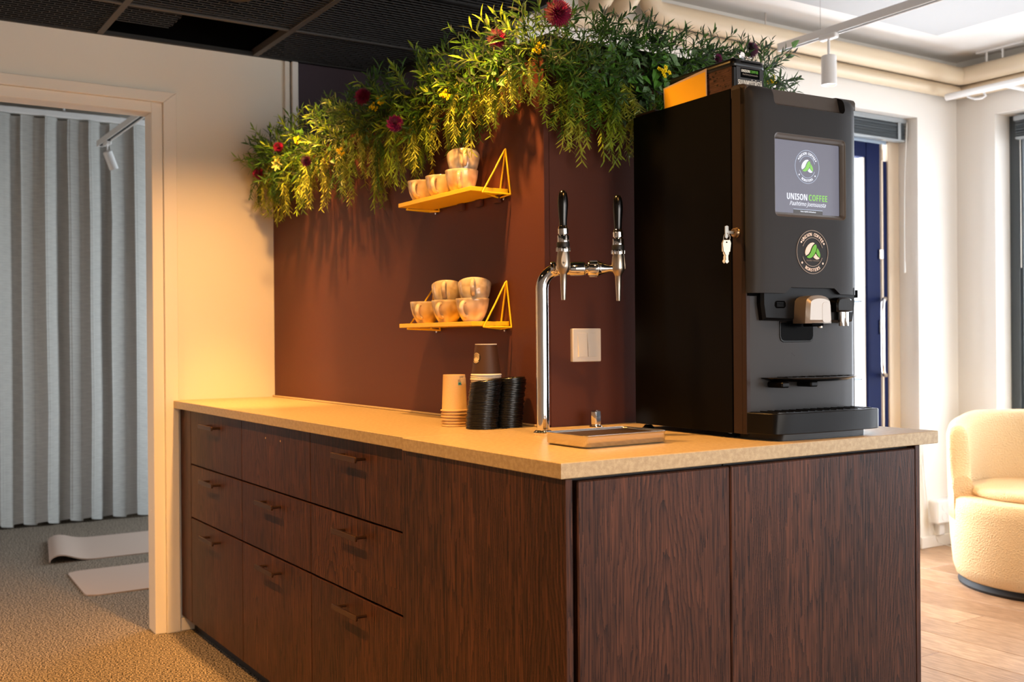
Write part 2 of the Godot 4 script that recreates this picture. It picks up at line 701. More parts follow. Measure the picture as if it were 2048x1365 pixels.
	mat("yellow_metal", Color(1.0, 0.80, 0.03), 0.40, 0.0, 0.5)
	var ce := mat("ceramic", Color.WHITE, 0.12, 0.0, 0.55)
	ce.albedo_texture = noise(0.012, 71, Color(0.71, 0.625, 0.505), Color(0.88, 0.81, 0.69), 256, 2)
	tripl(ce, Vector3(9, 9, 9))
	var kr := mat("kraft_paper", Color.WHITE, 0.8, 0.0, 0.2)
	kr.albedo_texture = noise(0.3, 75, Color(0.80, 0.66, 0.47), Color(0.87, 0.735, 0.55), 256, 3)
	tripl(kr, Vector3(6, 6, 6))
	mat("brown_paper", Color(0.27, 0.165, 0.105), 0.55)
	mat("white_paper", Color(0.93, 0.90, 0.85), 0.6)
	mat("print_dark", Color(0.07, 0.05, 0.04), 0.7)
	mat("print_teal", Color(0.20, 0.55, 0.56), 0.7)
	mat("print_red", Color(0.75, 0.07, 0.07), 0.7)
	mat("print_cream", Color(0.86, 0.77, 0.62), 0.7)
	mat("lid_black", Color(0.022, 0.020, 0.019), 0.30, 0.0, 0.5)
	mat("switch_white", Color(0.90, 0.875, 0.84), 0.35)
	# coffee machine
	mat("machine_side", Color(0.018, 0.014, 0.012), 0.45, 0.0, 0.2)
	mat("machine_strip", Color(0.15, 0.09, 0.06), 0.5, 0.0, 0.4)
	mat("machine_front", Color(0.17, 0.168, 0.172), 0.45, 0.0, 0.22)
	mat("machine_bezel", Color(0.27, 0.235, 0.21), 0.42, 0.0, 0.5)
	mat("machine_lower", Color(0.22, 0.213, 0.21), 0.38, 0.5, 0.25)
	mat("machine_dark", Color(0.045, 0.045, 0.048), 0.34, 0.0, 0.3)
	mat("tinted_window", Color(0.006, 0.006, 0.007), 0.2, 0.0, 0.18)
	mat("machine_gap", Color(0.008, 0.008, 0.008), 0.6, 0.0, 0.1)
	mat("spout_silver", Color(0.70, 0.66, 0.62), 0.33, 0.75)
	var sc := mat("screen_glow", Color(0.08, 0.08, 0.09), 0.25)
	sc.emission_enabled = true
	sc.emission = Color(0.475, 0.47, 0.52)
	sc.emission_energy_multiplier = 1.0
	for q in [["screen_white", Color(0.95, 0.96, 1.0)], ["screen_green", Color(0.55, 0.83, 0.36)], ["screen_ring", Color(0.70, 0.74, 0.82)], ["screen_tab", Color(0.26, 0.235, 0.22)]]:
		var m := mat(q[0], Color(0.05, 0.05, 0.05), 0.4)
		m.emission_enabled = true
		m.emission = q[1]
		m.emission_energy_multiplier = 1.0
	mat("logo_cream", Color(0.90, 0.82, 0.77), 0.6)
	mat("logo_green", Color(0.36, 0.66, 0.13), 0.6)
	mat("logo_line", Color(0.55, 0.50, 0.46), 0.6)
	mat("key_nickel", Color(0.72, 0.70, 0.66), 0.32, 0.85)
	mat("lock_brass", Color(0.60, 0.50, 0.38), 0.3, 0.9)
	mat("card_yellow", Color(1.0, 0.76, 0.02), 0.55)
	mat("card_paper", Color(0.80, 0.72, 0.66), 0.7)
	var ph := mat("box_photo", Color.WHITE, 0.3)
	ph.albedo_texture = box_print()
	mat("box_label", Color(0.115, 0.10, 0.095), 0.4)
	mat("lid_plastic", Color(0.03, 0.028, 0.027), 0.30)
	# plants
	for q in [["leaf_dark", Color(0.17, 0.30, 0.055)], ["leaf_mid", Color(0.26, 0.41, 0.085)], ["leaf_lime", Color(0.52, 0.62, 0.15)], ["leaf_olive", Color(0.64, 0.67, 0.22)], ["leaf_grey", Color(0.40, 0.51, 0.35)], ["leaf_broad", Color(0.30, 0.49, 0.16)], ["petal_maroon", Color(0.58, 0.075, 0.25)], ["petal_plum", Color(0.46, 0.09, 0.32)], ["petal_yellow", Color(0.95, 0.82, 0.05)], ["petal_cream", Color(0.80, 0.80, 0.45)], ["twig", Color(0.10, 0.13, 0.035)]]:
		var m := mat(q[0], q[1], 0.45, 0.0, 0.3)
		m.backlight_enabled = true
		m.backlight = Color(0.3, 0.3, 0.3)


# printed photograph on the box: dark wood with a pale root and dew drops
func box_print() -> ImageTexture:
	var w := 256
	var h := 96
	var f := FastNoiseLite.new()
	f.seed = 12
	f.frequency = 1.0
	f.fractal_octaves = 4
	var im := Image.create(w, h, false, Image.FORMAT_RGB8)
	for y in h:
		for x in w:
			var g := 0.5 + 0.5 * f.get_noise_2d(x * 0.02, y * 0.25)
			im.set_pixel(x, y, Color(0.20, 0.13, 0.10).lerp(Color(0.52, 0.37, 0.30), g))
	for y in h:
		for x in range(96, 176):
			var e := (x - 122.0 + sin(y * 0.08) * 8.0) / 24.0
			if absf(e) < 1.0 and y > 12 + e * e * 26.0:
				im.set_pixel(x, y, Color(0.80, 0.56, 0.38).lerp(Color(0.55, 0.33, 0.22), clampf(e * 0.5 + 0.3 + 0.4 * f.get_noise_2d(x * 0.05, y * 0.05), 0, 1)))
	var r := RandomNumberGenerator.new()
	r.seed = 8
	for k in 40:
		var cx := r.randi_range(160, 250)
		var cy := r.randi_range(6, 88)
		var rad := r.randi_range(1, 4)
		for y in range(maxi(0, cy - rad), mini(h, cy + rad + 1)):
			for x in range(maxi(0, cx - rad), mini(w, cx + rad + 1)):
				if Vector2(x - cx, y - cy).length() <= rad:
					im.set_pixel(x, y, Color(0.10, 0.06, 0.05))
	return ImageTexture.create_from_image(im)


# ---------------------------------------------------------------- the room
func room():
	var fl := structure("floor", "grey speckled carpet on the left and light wooden planks on the right", "floor")
	part(fl, "carpet", b2(Vector3(-2.3, -0.06, -6.0), Vector3(1.06, 0, 4.3)), M.carpet)
	part(fl, "carpet", b2(Vector3(1.06, -0.06, -6.0), Vector3(2.3, 0, -2.65)), M.carpet)
	part(fl, "subfloor", b2(Vector3(1.06, -0.06, -2.65), Vector3(4.5, -0.012, 4.3)), M.plinth)
	var row := 0
	var pm := bx(Vector3.ZERO, Vector3(0.1885, 0.012, 1.2085), 0.0016)
	var x := 1.06
	while x < 4.05:
		var z := -2.05 - fposmod(row * 0.47, 1.21)
		while z < 4.2:
			var z0 := maxf(z, -2.0)
			var z1 := minf(z + 1.21, 4.2)
			if z1 - z0 > 0.05:
				var k := rng.randi_range(0, 3)
				var whole := z1 - z0 > 1.205
				part(fl, "plank", pm if whole else bx(Vector3.ZERO, Vector3(0.1885, 0.012, z1 - z0 - 0.0015), 0.0016), M["plank_%d" % k], Transform3D(Basis(), Vector3(x + 0.095, -0.006, (z0 + z1) * 0.5)))
			z += 1.21
		x += 0.19
		row += 1
	# wall with the doorway
	var wb := structure("wall_back", "cream painted wall with the doorway beside the worktop", "wall")
	part(wb, "wall_section", b2(Vector3(-2.3, 0, ZB - 0.09), Vector3(-1.07, 2.30, ZB)), M.cream_paint)
	part(wb, "wall_section", b2(Vector3(-1.07, 2.05, ZB - 0.09), Vector3(-0.022, 2.30, ZB)), M.cream_paint)
	part(wb, "wall_section", b2(Vector3(-0.022, 0, ZB - 0.09), Vector3(0.478, 2.30, ZB)), M.cream_paint)
	part(wb, "wall_section", b2(Vector3(-2.3, 2.30, ZB - 0.09), Vector3(0.478, 2.95, ZB - 0.001)), M.void_black, Transform3D(), "black painted strip above the grille ceiling")
	part(wb, "wall_section", b2(Vector3(0.478, 0, ZB - 0.09), Vector3(2.4, 2.62, ZB - 0.004)), M.plum_dark, Transform3D(), "dark plum painted section above the garland")
	var bb := structure("baseboard_back", "scuffed cream skirting board under the worktop end", "skirting")
	part(bb, "board", b2(Vector3(0.031, 0, ZB), Vector3(0.42, 0.05, ZB + 0.012), 0.003), M.frame_paint)
	# two upright strips where cream meets plum
	var tr := structure("trim_1", "upright white trim strips between the cream and the plum wall", "trim")
	part(tr, "strip", b2(Vector3(0.473, 1.5, ZB - 0.01), Vector3(0.497, 2.283, ZB + 0.012), 0.003), M.frame_paint)
	part(tr, "strip", b2(Vector3(0.502, 1.5, ZB - 0.01), Vector3(0.530, 2.283, ZB + 0.022), 0.003), M.trim_white)
	# doorway frame
	var d := structure("door_1", "open doorway with a cream painted frame left of the worktop", "doorway")
	part(d, "lining", b2(Vector3(-0.062, 0, ZB - 0.095), Vector3(-0.020, 2.05, ZB + 0.004), 0.002), M.frame_paint)
	part(d, "lining", b2(Vector3(-1.07, 0, ZB - 0.095), Vector3(-1.028, 2.05, ZB + 0.004), 0.002), M.frame_paint)
	part(d, "lining", b2(Vector3(-1.028, 2.012, ZB - 0.095), Vector3(-0.062, 2.053, ZB + 0.004), 0.002), M.frame_paint)
	var s := S()
	prism(s, PackedVector2Array([Vector2(-0.020, 0), Vector2(0.031, 0), Vector2(0.031, 2.095), Vector2(-0.020, 2.053)]), ZB, ZB + 0.016, 0.002, Transform3D(), false)
	part(d, "architrave", done(s), M.frame_paint)
	s = S()
	prism(s, PackedVector2Array([Vector2(-1.07, 2.053), Vector2(-0.0205, 2.053), Vector2(0.0305, 2.095), Vector2(-1.12, 2.095)]), ZB, ZB + 0.016, 0.002, Transform3D(), false)
	part(d, "architrave", done(s), M.frame_paint)
	s = S()
	prism(s, PackedVector2Array([Vector2(-1.121, 0), Vector2(-1.07, 0), Vector2(-1.07, 2.053), Vector2(-1.121, 2.095)]), ZB, ZB + 0.016, 0.002, Transform3D(), false)
	part(d, "architrave", done(s), M.frame_paint)
	var hole := turned([Vector2(0.0045, -0.001), Vector2(0.0045, 0.001), Vector2(0, 0.0014)], 12)
	for y in [1.84, 1.2, 0.47]:
		part(d, "plug", hole, M.trim_white, Transform3D(Basis(Vector3(0, 0, 1), PI / 2), Vector3(-0.0625, y, ZB - 0.045)))
	# outer walls
	var wl := structure("wall_left", "cream wall outside the picture on the aisle side", "wall")
	for q in [[-6.0, -5.1, 0.0, 2.95], [-3.4, 4.3, 0.0, 2.95], [-5.1, -3.4, 0.0, 0.5], [-5.1, -3.4, 2.2, 2.95]]:
		part(wl, "wall_section", b2(Vector3(-2.42, q[2], q[0]), Vector3(-2.3, q[3], q[1])), M.aisle_paint)
	var wf := structure("wall_front", "white wall with a window behind the photographer", "wall")
	part(wf, "wall_section", b2(Vector3(-2.3, 0, 4.3), Vector3(-1.2, 2.62, 4.42)), M.white_paint)
	part(wf, "wall_section", b2(Vector3(1.6, 0, 4.3), Vector3(2.45, 2.62, 4.42)), M.white_paint)
	part(wf, "wall_section", b2(Vector3(4.16, 0, 4.3), Vector3(4.5, 2.62, 4.42)), M.white_paint)
	part(wf, "wall_section", b2(Vector3(2.45, 0, 4.3), Vector3(4.16, 0.10, 4.42)), M.white_paint)
	part(wf, "wall_section", b2(Vector3(2.45, 2.28, 4.3), Vector3(4.16, 2.62, 4.42)), M.white_paint)
	part(wf, "wall_section", b2(Vector3(-1.2, 0, 4.3), Vector3(1.6, 0.5, 4.42)), M.white_paint)
	part(wf, "wall_section", b2(Vector3(-1.2, 2.2, 4.3), Vector3(1.6, 2.62, 4.42)), M.white_paint)
	# wall on the right with two windows
	var wr := structure("wall_right", "white wall with deep window openings behind the armchair", "wall")
	for q in [[-1.955, -1.73, 0.0, 2.62], [-0.18, 0.45, 0.0, 2.62], [2.65, 4.3, 0.0, 2.62], [-1.73, -0.18, 0.0, 0.25], [-1.73, -0.18, 2.298, 2.62], [0.45, 2.65, 0.0, 0.25], [0.45, 2.65, 2.298, 2.62]]:
		part(wr, "wall_section", b2(Vector3(4.07, q[2], q[0]), Vector3(4.4, q[3], q[1])), M.white_paint)
	# far wall with the garden door
	var wo := structure("wall_far", "white far wall with a glazed garden door", "wall")
	part(wo, "wall_section", b2(Vector3(1.2, 0, -2.3), Vector3(2.55, 2.62, -1.955)), M.white_paint)
	part(wo, "wall_section", b2(Vector3(2.55, 2.284, -2.3), Vector3(3.73, 2.62, -1.955)), M.white_paint)
	part(wo, "wall_section", b2(Vector3(3.73, 0, -2.3), Vector3(4.4, 2.62, -1.955)), M.white_paint)
	part(wo, "wall_section", b2(Vector3(1.2, 0, -2.61), Vector3(1.3, 2.62, -2.3)), M.white_paint)
	var bf := structure("baseboard_far", "white skirting board under the socket box", "skirting")
	part(bf, "board", b2(Vector3(3.725, 0, -1.955), Vector3(4.07, 0.062, -1.943), 0.003), M.white_paint)
	var br := structure("baseboard_right", "white skirting board behind the armchair", "skirting")
	part(br, "board", b2(Vector3(4.058, 0, -1.943), Vector3(4.07, 0.062, 4.3), 0.003), M.white_paint)
	# side room shell
	var ws := structure("wall_side_room", "dark wall and window wall of the room behind the doorway", "wall")
	part(ws, "wall_section", b2(Vector3(-2.3, 0, -6.0), Vector3(2.3, 2.95, -5.75)), M.cream_paint)
	for q in [[-6.0, -5.2, 0.0, 2.95], [-3.3, -2.69, 0.0, 2.95], [-5.2, -3.3, 0.0, 0.5], [-5.2, -3.3, 2.2, 2.95]]:
		part(ws, "wall_section", b2(Vector3(2.2, q[2], q[0]), Vector3(2.3, q[3], q[1])), M.cream_paint)


func ceiling_grid():
	var c := structure("ceiling", "white ceiling on the right and black open metal grille ceiling above the counter", "ceiling")
	part(c, "slab", b2(Vector3(0.955, 2.615, -2.7), Vector3(4.5, 2.75, 4.42)), M.ceiling_white)
	part(c, "slab", b2(Vector3(-2.42, 2.62, -2.7), Vector3(0.955, 2.75, 4.42)), M.void_black)
	part(c, "slab", b2(Vector3(-2.42, 2.9, -6.0), Vector3(2.3, 3.0, -2.6)), M.bar_dark)
	part(c, "lowered_panel", b2(Vector3(1.3, 2.575, -1.595), Vector3(3.388, 2.613, 3.6), 0.004), M.panel_white)
	part(c, "fascia", b2(Vector3(0.95, 2.268, ZB), Vector3(0.968, 2.62, 4.3)), M.grille_black, Transform3D(), "black edge of the lowered grille ceiling")
	# tiles of long bars with short staggered links, hung in a 60 cm frame
	var s := S()
	for i in 24:
		var z := -0.2875 + i * 0.025
		box(s, Vector3(0, 0, z), Vector3(0.575, 0.0036, 0.0026))
	for i in 23:
		for k in 14:
			var x := -0.28 + k * 0.042 + (0.021 if i % 2 else 0.0)
			if absf(x) < 0.288:
				box(s, Vector3(x, 0.001, -0.275 + i * 0.025), Vector3(0.0016, 0.0030, 0.023))
	var tile := done(s)
	s = S()
	for i in 16:
		box(s, Vector3(0, 0, -0.187 + i * 0.025), Vector3(0.575, 0.0036, 0.0026))
	for i in 15:
		for k in 14:
			var x := -0.28 + k * 0.042 + (0.021 if i % 2 else 0.0)
			if absf(x) < 0.288:
				box(s, Vector3(x, 0.001, -0.175 + i * 0.025), Vector3(0.0016, 0.0030, 0.023))
	var tile_cut := done(s)
	s = S()
	for i in 8:
		box(s, Vector3(-0.19, 0, 0.0 + i * 0.025), Vector3(0.19, 0.0036, 0.0026))
	for i in 7:
		for k in 5:
			box(s, Vector3(-0.28 + k * 0.042 + (0.021 if i % 2 else 0.0), 0.001, 0.0125 + i * 0.025), Vector3(0.0016, 0.0030, 0.023))
	var tile_slid := done(s)
	for ix in 5:
		for iz in 7:
			var cx := -2.35 + 0.3 + ix * 0.6 + 0.3
			if ix == 4:
				cx = 0.65
			cx = 0.65 - 0.6 * (4 - ix)
			var cz := -1.895 + (iz - 1) * 0.6
			if iz == 0:
				if ix == 3:
					part(c, "grille_tile", tile_slid, M.grille_black, Transform3D(Basis(), Vector3(cx, 2.292, -2.41)), "cut piece of grille beside the open cell")
				else:
					part(c, "grille_tile", tile_cut, M.grille_black, Transform3D(Basis(), Vector3(cx, 2.29, -2.40)))
			else:
				part(c, "grille_tile", tile, M.grille_black, Transform3D(Basis(), Vector3(cx, 2.29, cz)))
	for k in 6:
		var x := 0.95 - 0.6 * k
		if k == 0:
			continue
		part(c, "grid_bar", b2(Vector3(x - 0.012, 2.284, ZB), Vector3(x + 0.012, 2.312, 1.405), 0.001), M.bar_grey)
	for k in 7:
		var z := -2.195 + 0.6 * k
		part(c, "grid_bar", b2(Vector3(-2.05, 2.285, z - 0.010), Vector3(0.95, 2.31, z + 0.010), 0.001), M.bar_grey if k == 0 else M.bar_dark)
	part(c, "grid_bar", b2(Vector3(-2.3, 2.284, ZB), Vector3(0.95, 2.300, ZB + 0.018), 0.001), M.bar_dark)
	part(c, "fascia", b2(Vector3(-2.3, 2.268, 1.40), Vector3(0.968, 2.62, 1.42)), M.grille_black)
	part(c, "grille_filler", b2(Vector3(-2.3, 2.285, ZB), Vector3(-2.05, 2.30, 1.41)), M.grille_black)


func downlights():
	var spots := [[Vector3(0.05, 2.279, -1.895), 3.3, "warm ceiling downlight over the left end of the worktop"], [Vector3(0.05, 2.279, -0.695), 3.7, "warm ceiling downlight over the yellow shelves"], [Vector3(0.05, 2.279, 0.505), 2.6, "warm ceiling downlight in front of the end doors"], [Vector3(-1.15, 2.279, -1.895), 5.4, "warm ceiling downlight over the aisle near the doorway"], [Vector3(-1.15, 2.279, -0.695), 4.6, "warm ceiling downlight over the middle of the aisle"], [Vector3(-1.15, 2.279, 0.505), 3.0, "warm ceiling downlight over the aisle near the photographer"]]
	var ring := turned([Vector2(0.030, 0.012), Vector2(0.046, 0.010), Vector2(0.048, 0.0), Vector2(0.042, -0.003), Vector2(0.033, 0.001), Vector2(0.030, 0.010)], 32)
	var glow := mat("downlight_glow", Color(0.3, 0.25, 0.18), 0.5)
	glow.emission_enabled = true
	glow.emission = Color(1.0, 0.78, 0.5)
	glow.emission_energy_multiplier = 3.0
	var lens := turned([Vector2(0.0, 0.008), Vector2(0.031, 0.009)], 24)
	for q in spots:
		var o := thing("ceiling_downlight", q[2], "ceiling light", q[0], 0.0, "ceiling downlights")
		part(o, "trim_ring", ring, M.grille_black)
		part(o, "lamp_glass", lens, glow)
		var l := SpotLight3D.new()
		l.name = "beam"
		l.light_color = Color(1.0, 0.729, 0.397)
		l.light_energy = q[1]
		l.light_size = 0.03
		l.spot_angle = 62.0
		l.spot_angle_attenuation = 1.0
		l.spot_range = 9.0
		l.spot_attenuation = 2.0
		l.shadow_enabled = true
		o.add_child(l)
		l.position = Vector3(0, -0.006, 0)
		l.rotation.x = -PI / 2
		if q[0].z < -1.8 and q[0].x > 0.0:
			l.look_at_from_position(l.global_position, Vector3(0.15, TOP, -2.10), Vector3.RIGHT)
			l.spot_angle = 52.0
			var core := l.duplicate() as SpotLight3D      # the narrow middle of the same beam
			core.name = "beam_core"
			o.add_child(core)
			core.light_energy = 4.6
			core.spot_angle = 19.0
			core.look_at_from_position(l.global_position, Vector3(0.20, TOP, -2.26), Vector3.RIGHT)


func track_light(called: String, label: String, a: Vector3, b: Vector3, slot: Material):
	var t := thing(called, label, "track", a)
	var d := b - a
	var x := Transform3D(Basis.looking_at(d.normalized(), Vector3.UP), Vector3.ZERO)
	var ln := d.length()
	var s := S()
	box(s, Vector3(-0.0135, 0.017, -ln * 0.5), Vector3(0.007, 0.034, ln), 0.002, x)
	box(s, Vector3(0.0135, 0.017, -ln * 0.5), Vector3(0.007, 0.034, ln), 0.002, x)
	box(s, Vector3(0, 0.031, -ln * 0.5), Vector3(0.022, 0.006, ln), 0.001, x)
	box(s, Vector3(0, 0.017, 0.002), Vector3(0.034, 0.034, 0.006), 0.002, x)
	part(t, "rail", done(s), M.track_white)
	s = S()
	box(s, Vector3(0, 0.012, -ln * 0.5), Vector3(0.020, 0.012, ln - 0.01), 0.0, x)
	part(t, "slot", done(s), slot)
	return t


func spotlight(called: String, label: String, hang: Vector3, aim: Vector3, r: float, ln: float, drop: float, yaw := 0.0) -> Node3D:
	var o := thing(called, label, "spotlight", hang)
	var s := S()
	box(s, Vector3(0, -0.010, 0), Vector3(0.030, 0.022, 0.085), 0.004, Transform3D(Basis(Vector3.UP, yaw), Vector3.ZERO))
	part(o, "adapter", done(s), M.track_white)
	aim = aim.normalized()
	var neck := Vector3(0, -drop, 0) if drop > 0.05 else Vector3(0, -drop, 0)
	part(o, "stem", tubed([Vector3(0, -0.016, 0), neck * 0.6, neck], 0.0055, 12), M.track_white)
	var up := aim.cross(Vector3(1, 0, 0.2)).normalized()
	var bs := Basis(aim.cross(up).normalized() * -1.0, -aim, up).orthonormalized()
	var x := Transform3D(bs, neck + aim * ln)
	s = S()
	lathe(s, [Vector2(0, 0.006), Vector2(r * 0.86, 0.006), Vector2(r * 0.9, 0.0), Vector2(r, 0.0), Vector2(r, ln - 0.004), Vector2(r - 0.004, ln), Vector2(0, ln)], 36, x)
	part(o, "housing", done(s), M.track_white)
	return o


func left_room():
	# curtain: one wavy cloth hung from a rail
	var cu := thing("curtain", "floor length pale grey linen curtain hanging in soft folds beyond the doorway", "curtain", Vector3(0, 0, -5.48))
	var cols := 300
	var ys := [0.02, 0.11, 0.118, 0.126, 0.7, 1.3, 1.9, 2.38, 2.50, 2.527]
	var f := FastNoiseLite.new()
	f.seed = 3
	f.frequency = 1.0
	var ring_sets := [[], []]
	for yi in ys.size():
		var y: float = ys[yi]
		var line := []
		for k in cols + 1:
			var u := -1.9 + 2.95 * k / cols
			var ph := TAU * (u / 0.134) + f.get_noise_2d(u * 1.6, 0.0) * 2.0
			var amp := 0.024 + 0.014 * f.get_noise_2d(u * 2.5, 5.0)
			if y > 2.3:
				amp *= 0.75
			var dz := sin(ph) * amp + 0.012 * sin(ph * 0.5 + 1.0) + 0.010 * f.get_noise_2d(u * 3.0, y * 1.2)
			var dx := 0.022 * sin(ph * 2.0 + 0.6) + 0.01 * f.get_noise_2d(u * 2.0, y * 0.8 + 9.0)
			var yy := y
			if yi == 0:
				yy = 0.018 + 0.012 * sin(ph + 0.8)
			if yi == ys.size() - 1:
				yy = y - 0.012 * (0.5 + 0.5 * sin(ph + 2.2))
			line.append(Vector3(u + dx, yy, dz))
		ring_sets[0 if yi <= 2 else 1].append(line)
		if yi == 2:
			ring_sets[1].append(line)
	for e in 2:
		var s := S()
		s.set_smooth_group(1)
		var rows: Array = ring_sets[e]
		for side in [0.0, 0.0016]:
			for i in rows.size() - 1:
				for k in cols:
					var o := Vector3(0, 0, -side + (0.0022 if e == 0 else 0.0))
					quad(s, rows[i][k] + o, rows[i][k + 1] + o, rows[i + 1][k + 1] + o, rows[i + 1][k] + o, Vector3(0, 0, 1 if side == 0.0 else -1))
		part(cu, "hem" if e == 0 else "cloth", done(s), M.curtain_linen)
	var rail := thing("curtain_rail", "white ceiling hung rail that carries the grey curtain", "curtain rail", Vector3(0, 2.53, -5.48))
	part(rail, "rail", b2(Vector3(-1.95, 0, -0.02), Vector3(1.15, 0.038, 0.02), 0.003), M.track_white)
	for x in [-1.1, 0.135, 1.0]:
		part(rail, "hanger", tubed([Vector3(x, 0.03, 0), Vector3(x, 0.2, 0), Vector3(x, 0.37, 0)], 0.008, 10), M.track_white)
	# ceiling track with a small spotlight
	track_light("lighting_track", "grey white ceiling track seen through the doorway in front of the curtain", Vector3(0.205, 2.25, -4.80), Vector3(0.215, 2.25, -2.9), M.track_slot)
	for z in [-4.3, -3.3]:
		var w := single("suspension_wire", tubed([Vector3(0, 0, 0), Vector3(0, 0.31, 0), Vector3(0, 0.62, 0)], 0.0012, 6), M.track_white, "thin wire holding the track near its %s end beyond the doorway" % ("curtain" if z < -4 else "doorway"), "wire", Vector3(0.208, 2.283, z))
		w.set_meta("group", "wires of the side room track")
	spotlight("track_spotlight", "small grey white tilted spotlight on the track beyond the doorway", Vector3(0.207, 2.25, -4.62), Vector3(0.36, -0.88, -0.12), 0.0245, 0.105, 0.052)
	# exercise mats
	var m1 := thing("exercise_mat", "beige foam mat with a curled end, nearer the curtain", "mat", Vector3(0, 0, 0), 0.0, "")
	var m2 := thing("exercise_mat", "beige foam mat lying flat with a rounded corner, nearer the doorway", "mat", Vector3(0, 0, 0), 0.0, "")
	mat_shape(m1, Vector3(-0.125, 0.0, -4.56), Vector2(1.75, 0.66), -0.20, true)
	mat_shape(m2, Vector3(-0.15, 0.0, -3.675), Vector2(1.75, 0.575), -0.02, false)


func mat_shape(o: Node3D, left_mid: Vector3, size: Vector2, skew: float, curled: bool):
	var n := 90
	var th := 0.006
	var s := S()
	s.set_smooth_group(1)
	var rows := []
	for i in n + 1:
		var t := float(i) / n
		t = t * t * 0.6 + t * 0.4
		var u := t * size.x
		var lift := 0.0
		var back := 0.0
		if curled:
			var e := clampf(1.0 - u / 0.30, 0.0, 1.0)
			lift = 0.058 * pow(sin(clampf(u / 0.30, 0, 1) * PI), 0.8) * (0.5 + 0.5 * e) if u < 0.30 else 0.0
			lift = 0.030 * exp(-pow((u - 0.05) / 0.085, 2.0)) if u > 0.05 else 0.030 * sqrt(maxf(0.0, 1.0 - pow((0.05 - u) / 0.0505, 2.0)))
			back = 0.0
		var row := []
		for k in 25:
			var v := (k / 24.0 - 0.5)
			var rc := 0.0
			if not curled and u < 0.05:
				var ev := absf(v) * size.y - (size.y * 0.5 - 0.05)
				if ev > 0.0:
					rc = 0.05 - sqrt(maxf(0.0, 0.0025 - ev * ev))
			var side := 1.0 + (0.25 * (v + 0.5) if curled else 0.0)
			row.append(left_mid + Vector3(maxf(u, rc) + back - v * skew * (0.5 if curled else 1.0) * -1.0, th + lift * side, v * size.y))
		rows.append(row)
	for lay in 2:
		var o2 := Vector3(0, -th * 0.98 * lay, 0)
		for i in n:
			for k in 24:
				quad(s, rows[i][k] + o2, rows[i + 1][k] + o2, rows[i + 1][k + 1] + o2, rows[i][k + 1] + o2, Vector3(0, 1 - 2 * lay, 0))
	s.set_smooth_group(-1)
	var dn := Vector3(0, -th * 0.98, 0)
	for i in n:
		for e in [[0, -1], [24, 1]]:
			quad(s, rows[i][e[0]], rows[i + 1][e[0]], rows[i + 1][e[0]] + dn, rows[i][e[0]] + dn, Vector3(0, 0, e[1]))
	for k in 24:
		quad(s, rows[0][k], rows[0][k + 1], rows[0][k + 1] + dn, rows[0][k] + dn, Vector3(-1, 0, 0))
		quad(s, rows[n][k], rows[n][k + 1], rows[n][k + 1] + dn, rows[n][k] + dn, Vector3(1, 0, 0))
	part(o, "foam_sheet", done(s), M.mat_foam)


# ---------------------------------------------------------------- right-hand room
func blind(called: String, label: String, at: Vector3, turn: float, w: float):
	var o := thing(called, label, "blind", at, turn)
	part(o, "head_rail", b2(Vector3(-w, -0.026, -0.02), Vector3(0, 0, 0.02), 0.003), M.blind_rail)
	var sl := bx(Vector3(-w * 0.5, 0, 0), Vector3(w - 0.02, 0.0022, 0.036), 0.0008)
	for k in 17:
		part(o, "slat", sl, M.blind_slat, Transform3D(Basis(Vector3(1, 0, 0), 0.12 * sin(k * 2.1)), Vector3(0, -0.034 - k * 0.0045, 0.002 * sin(k * 1.3))))
	part(o, "bottom_rail", b2(Vector3(-w + 0.01, -0.124, -0.019), Vector3(-0.01, -0.112, 0.019), 0.003), M.blind_rail)
	for q in [0.07, w - 0.1]:
		part(o, "ladder_tape", b2(Vector3(-q - 0.011, -0.115, 0.021), Vector3(-q + 0.011, -0.026, 0.0225)), M.blind_rail)
	return o


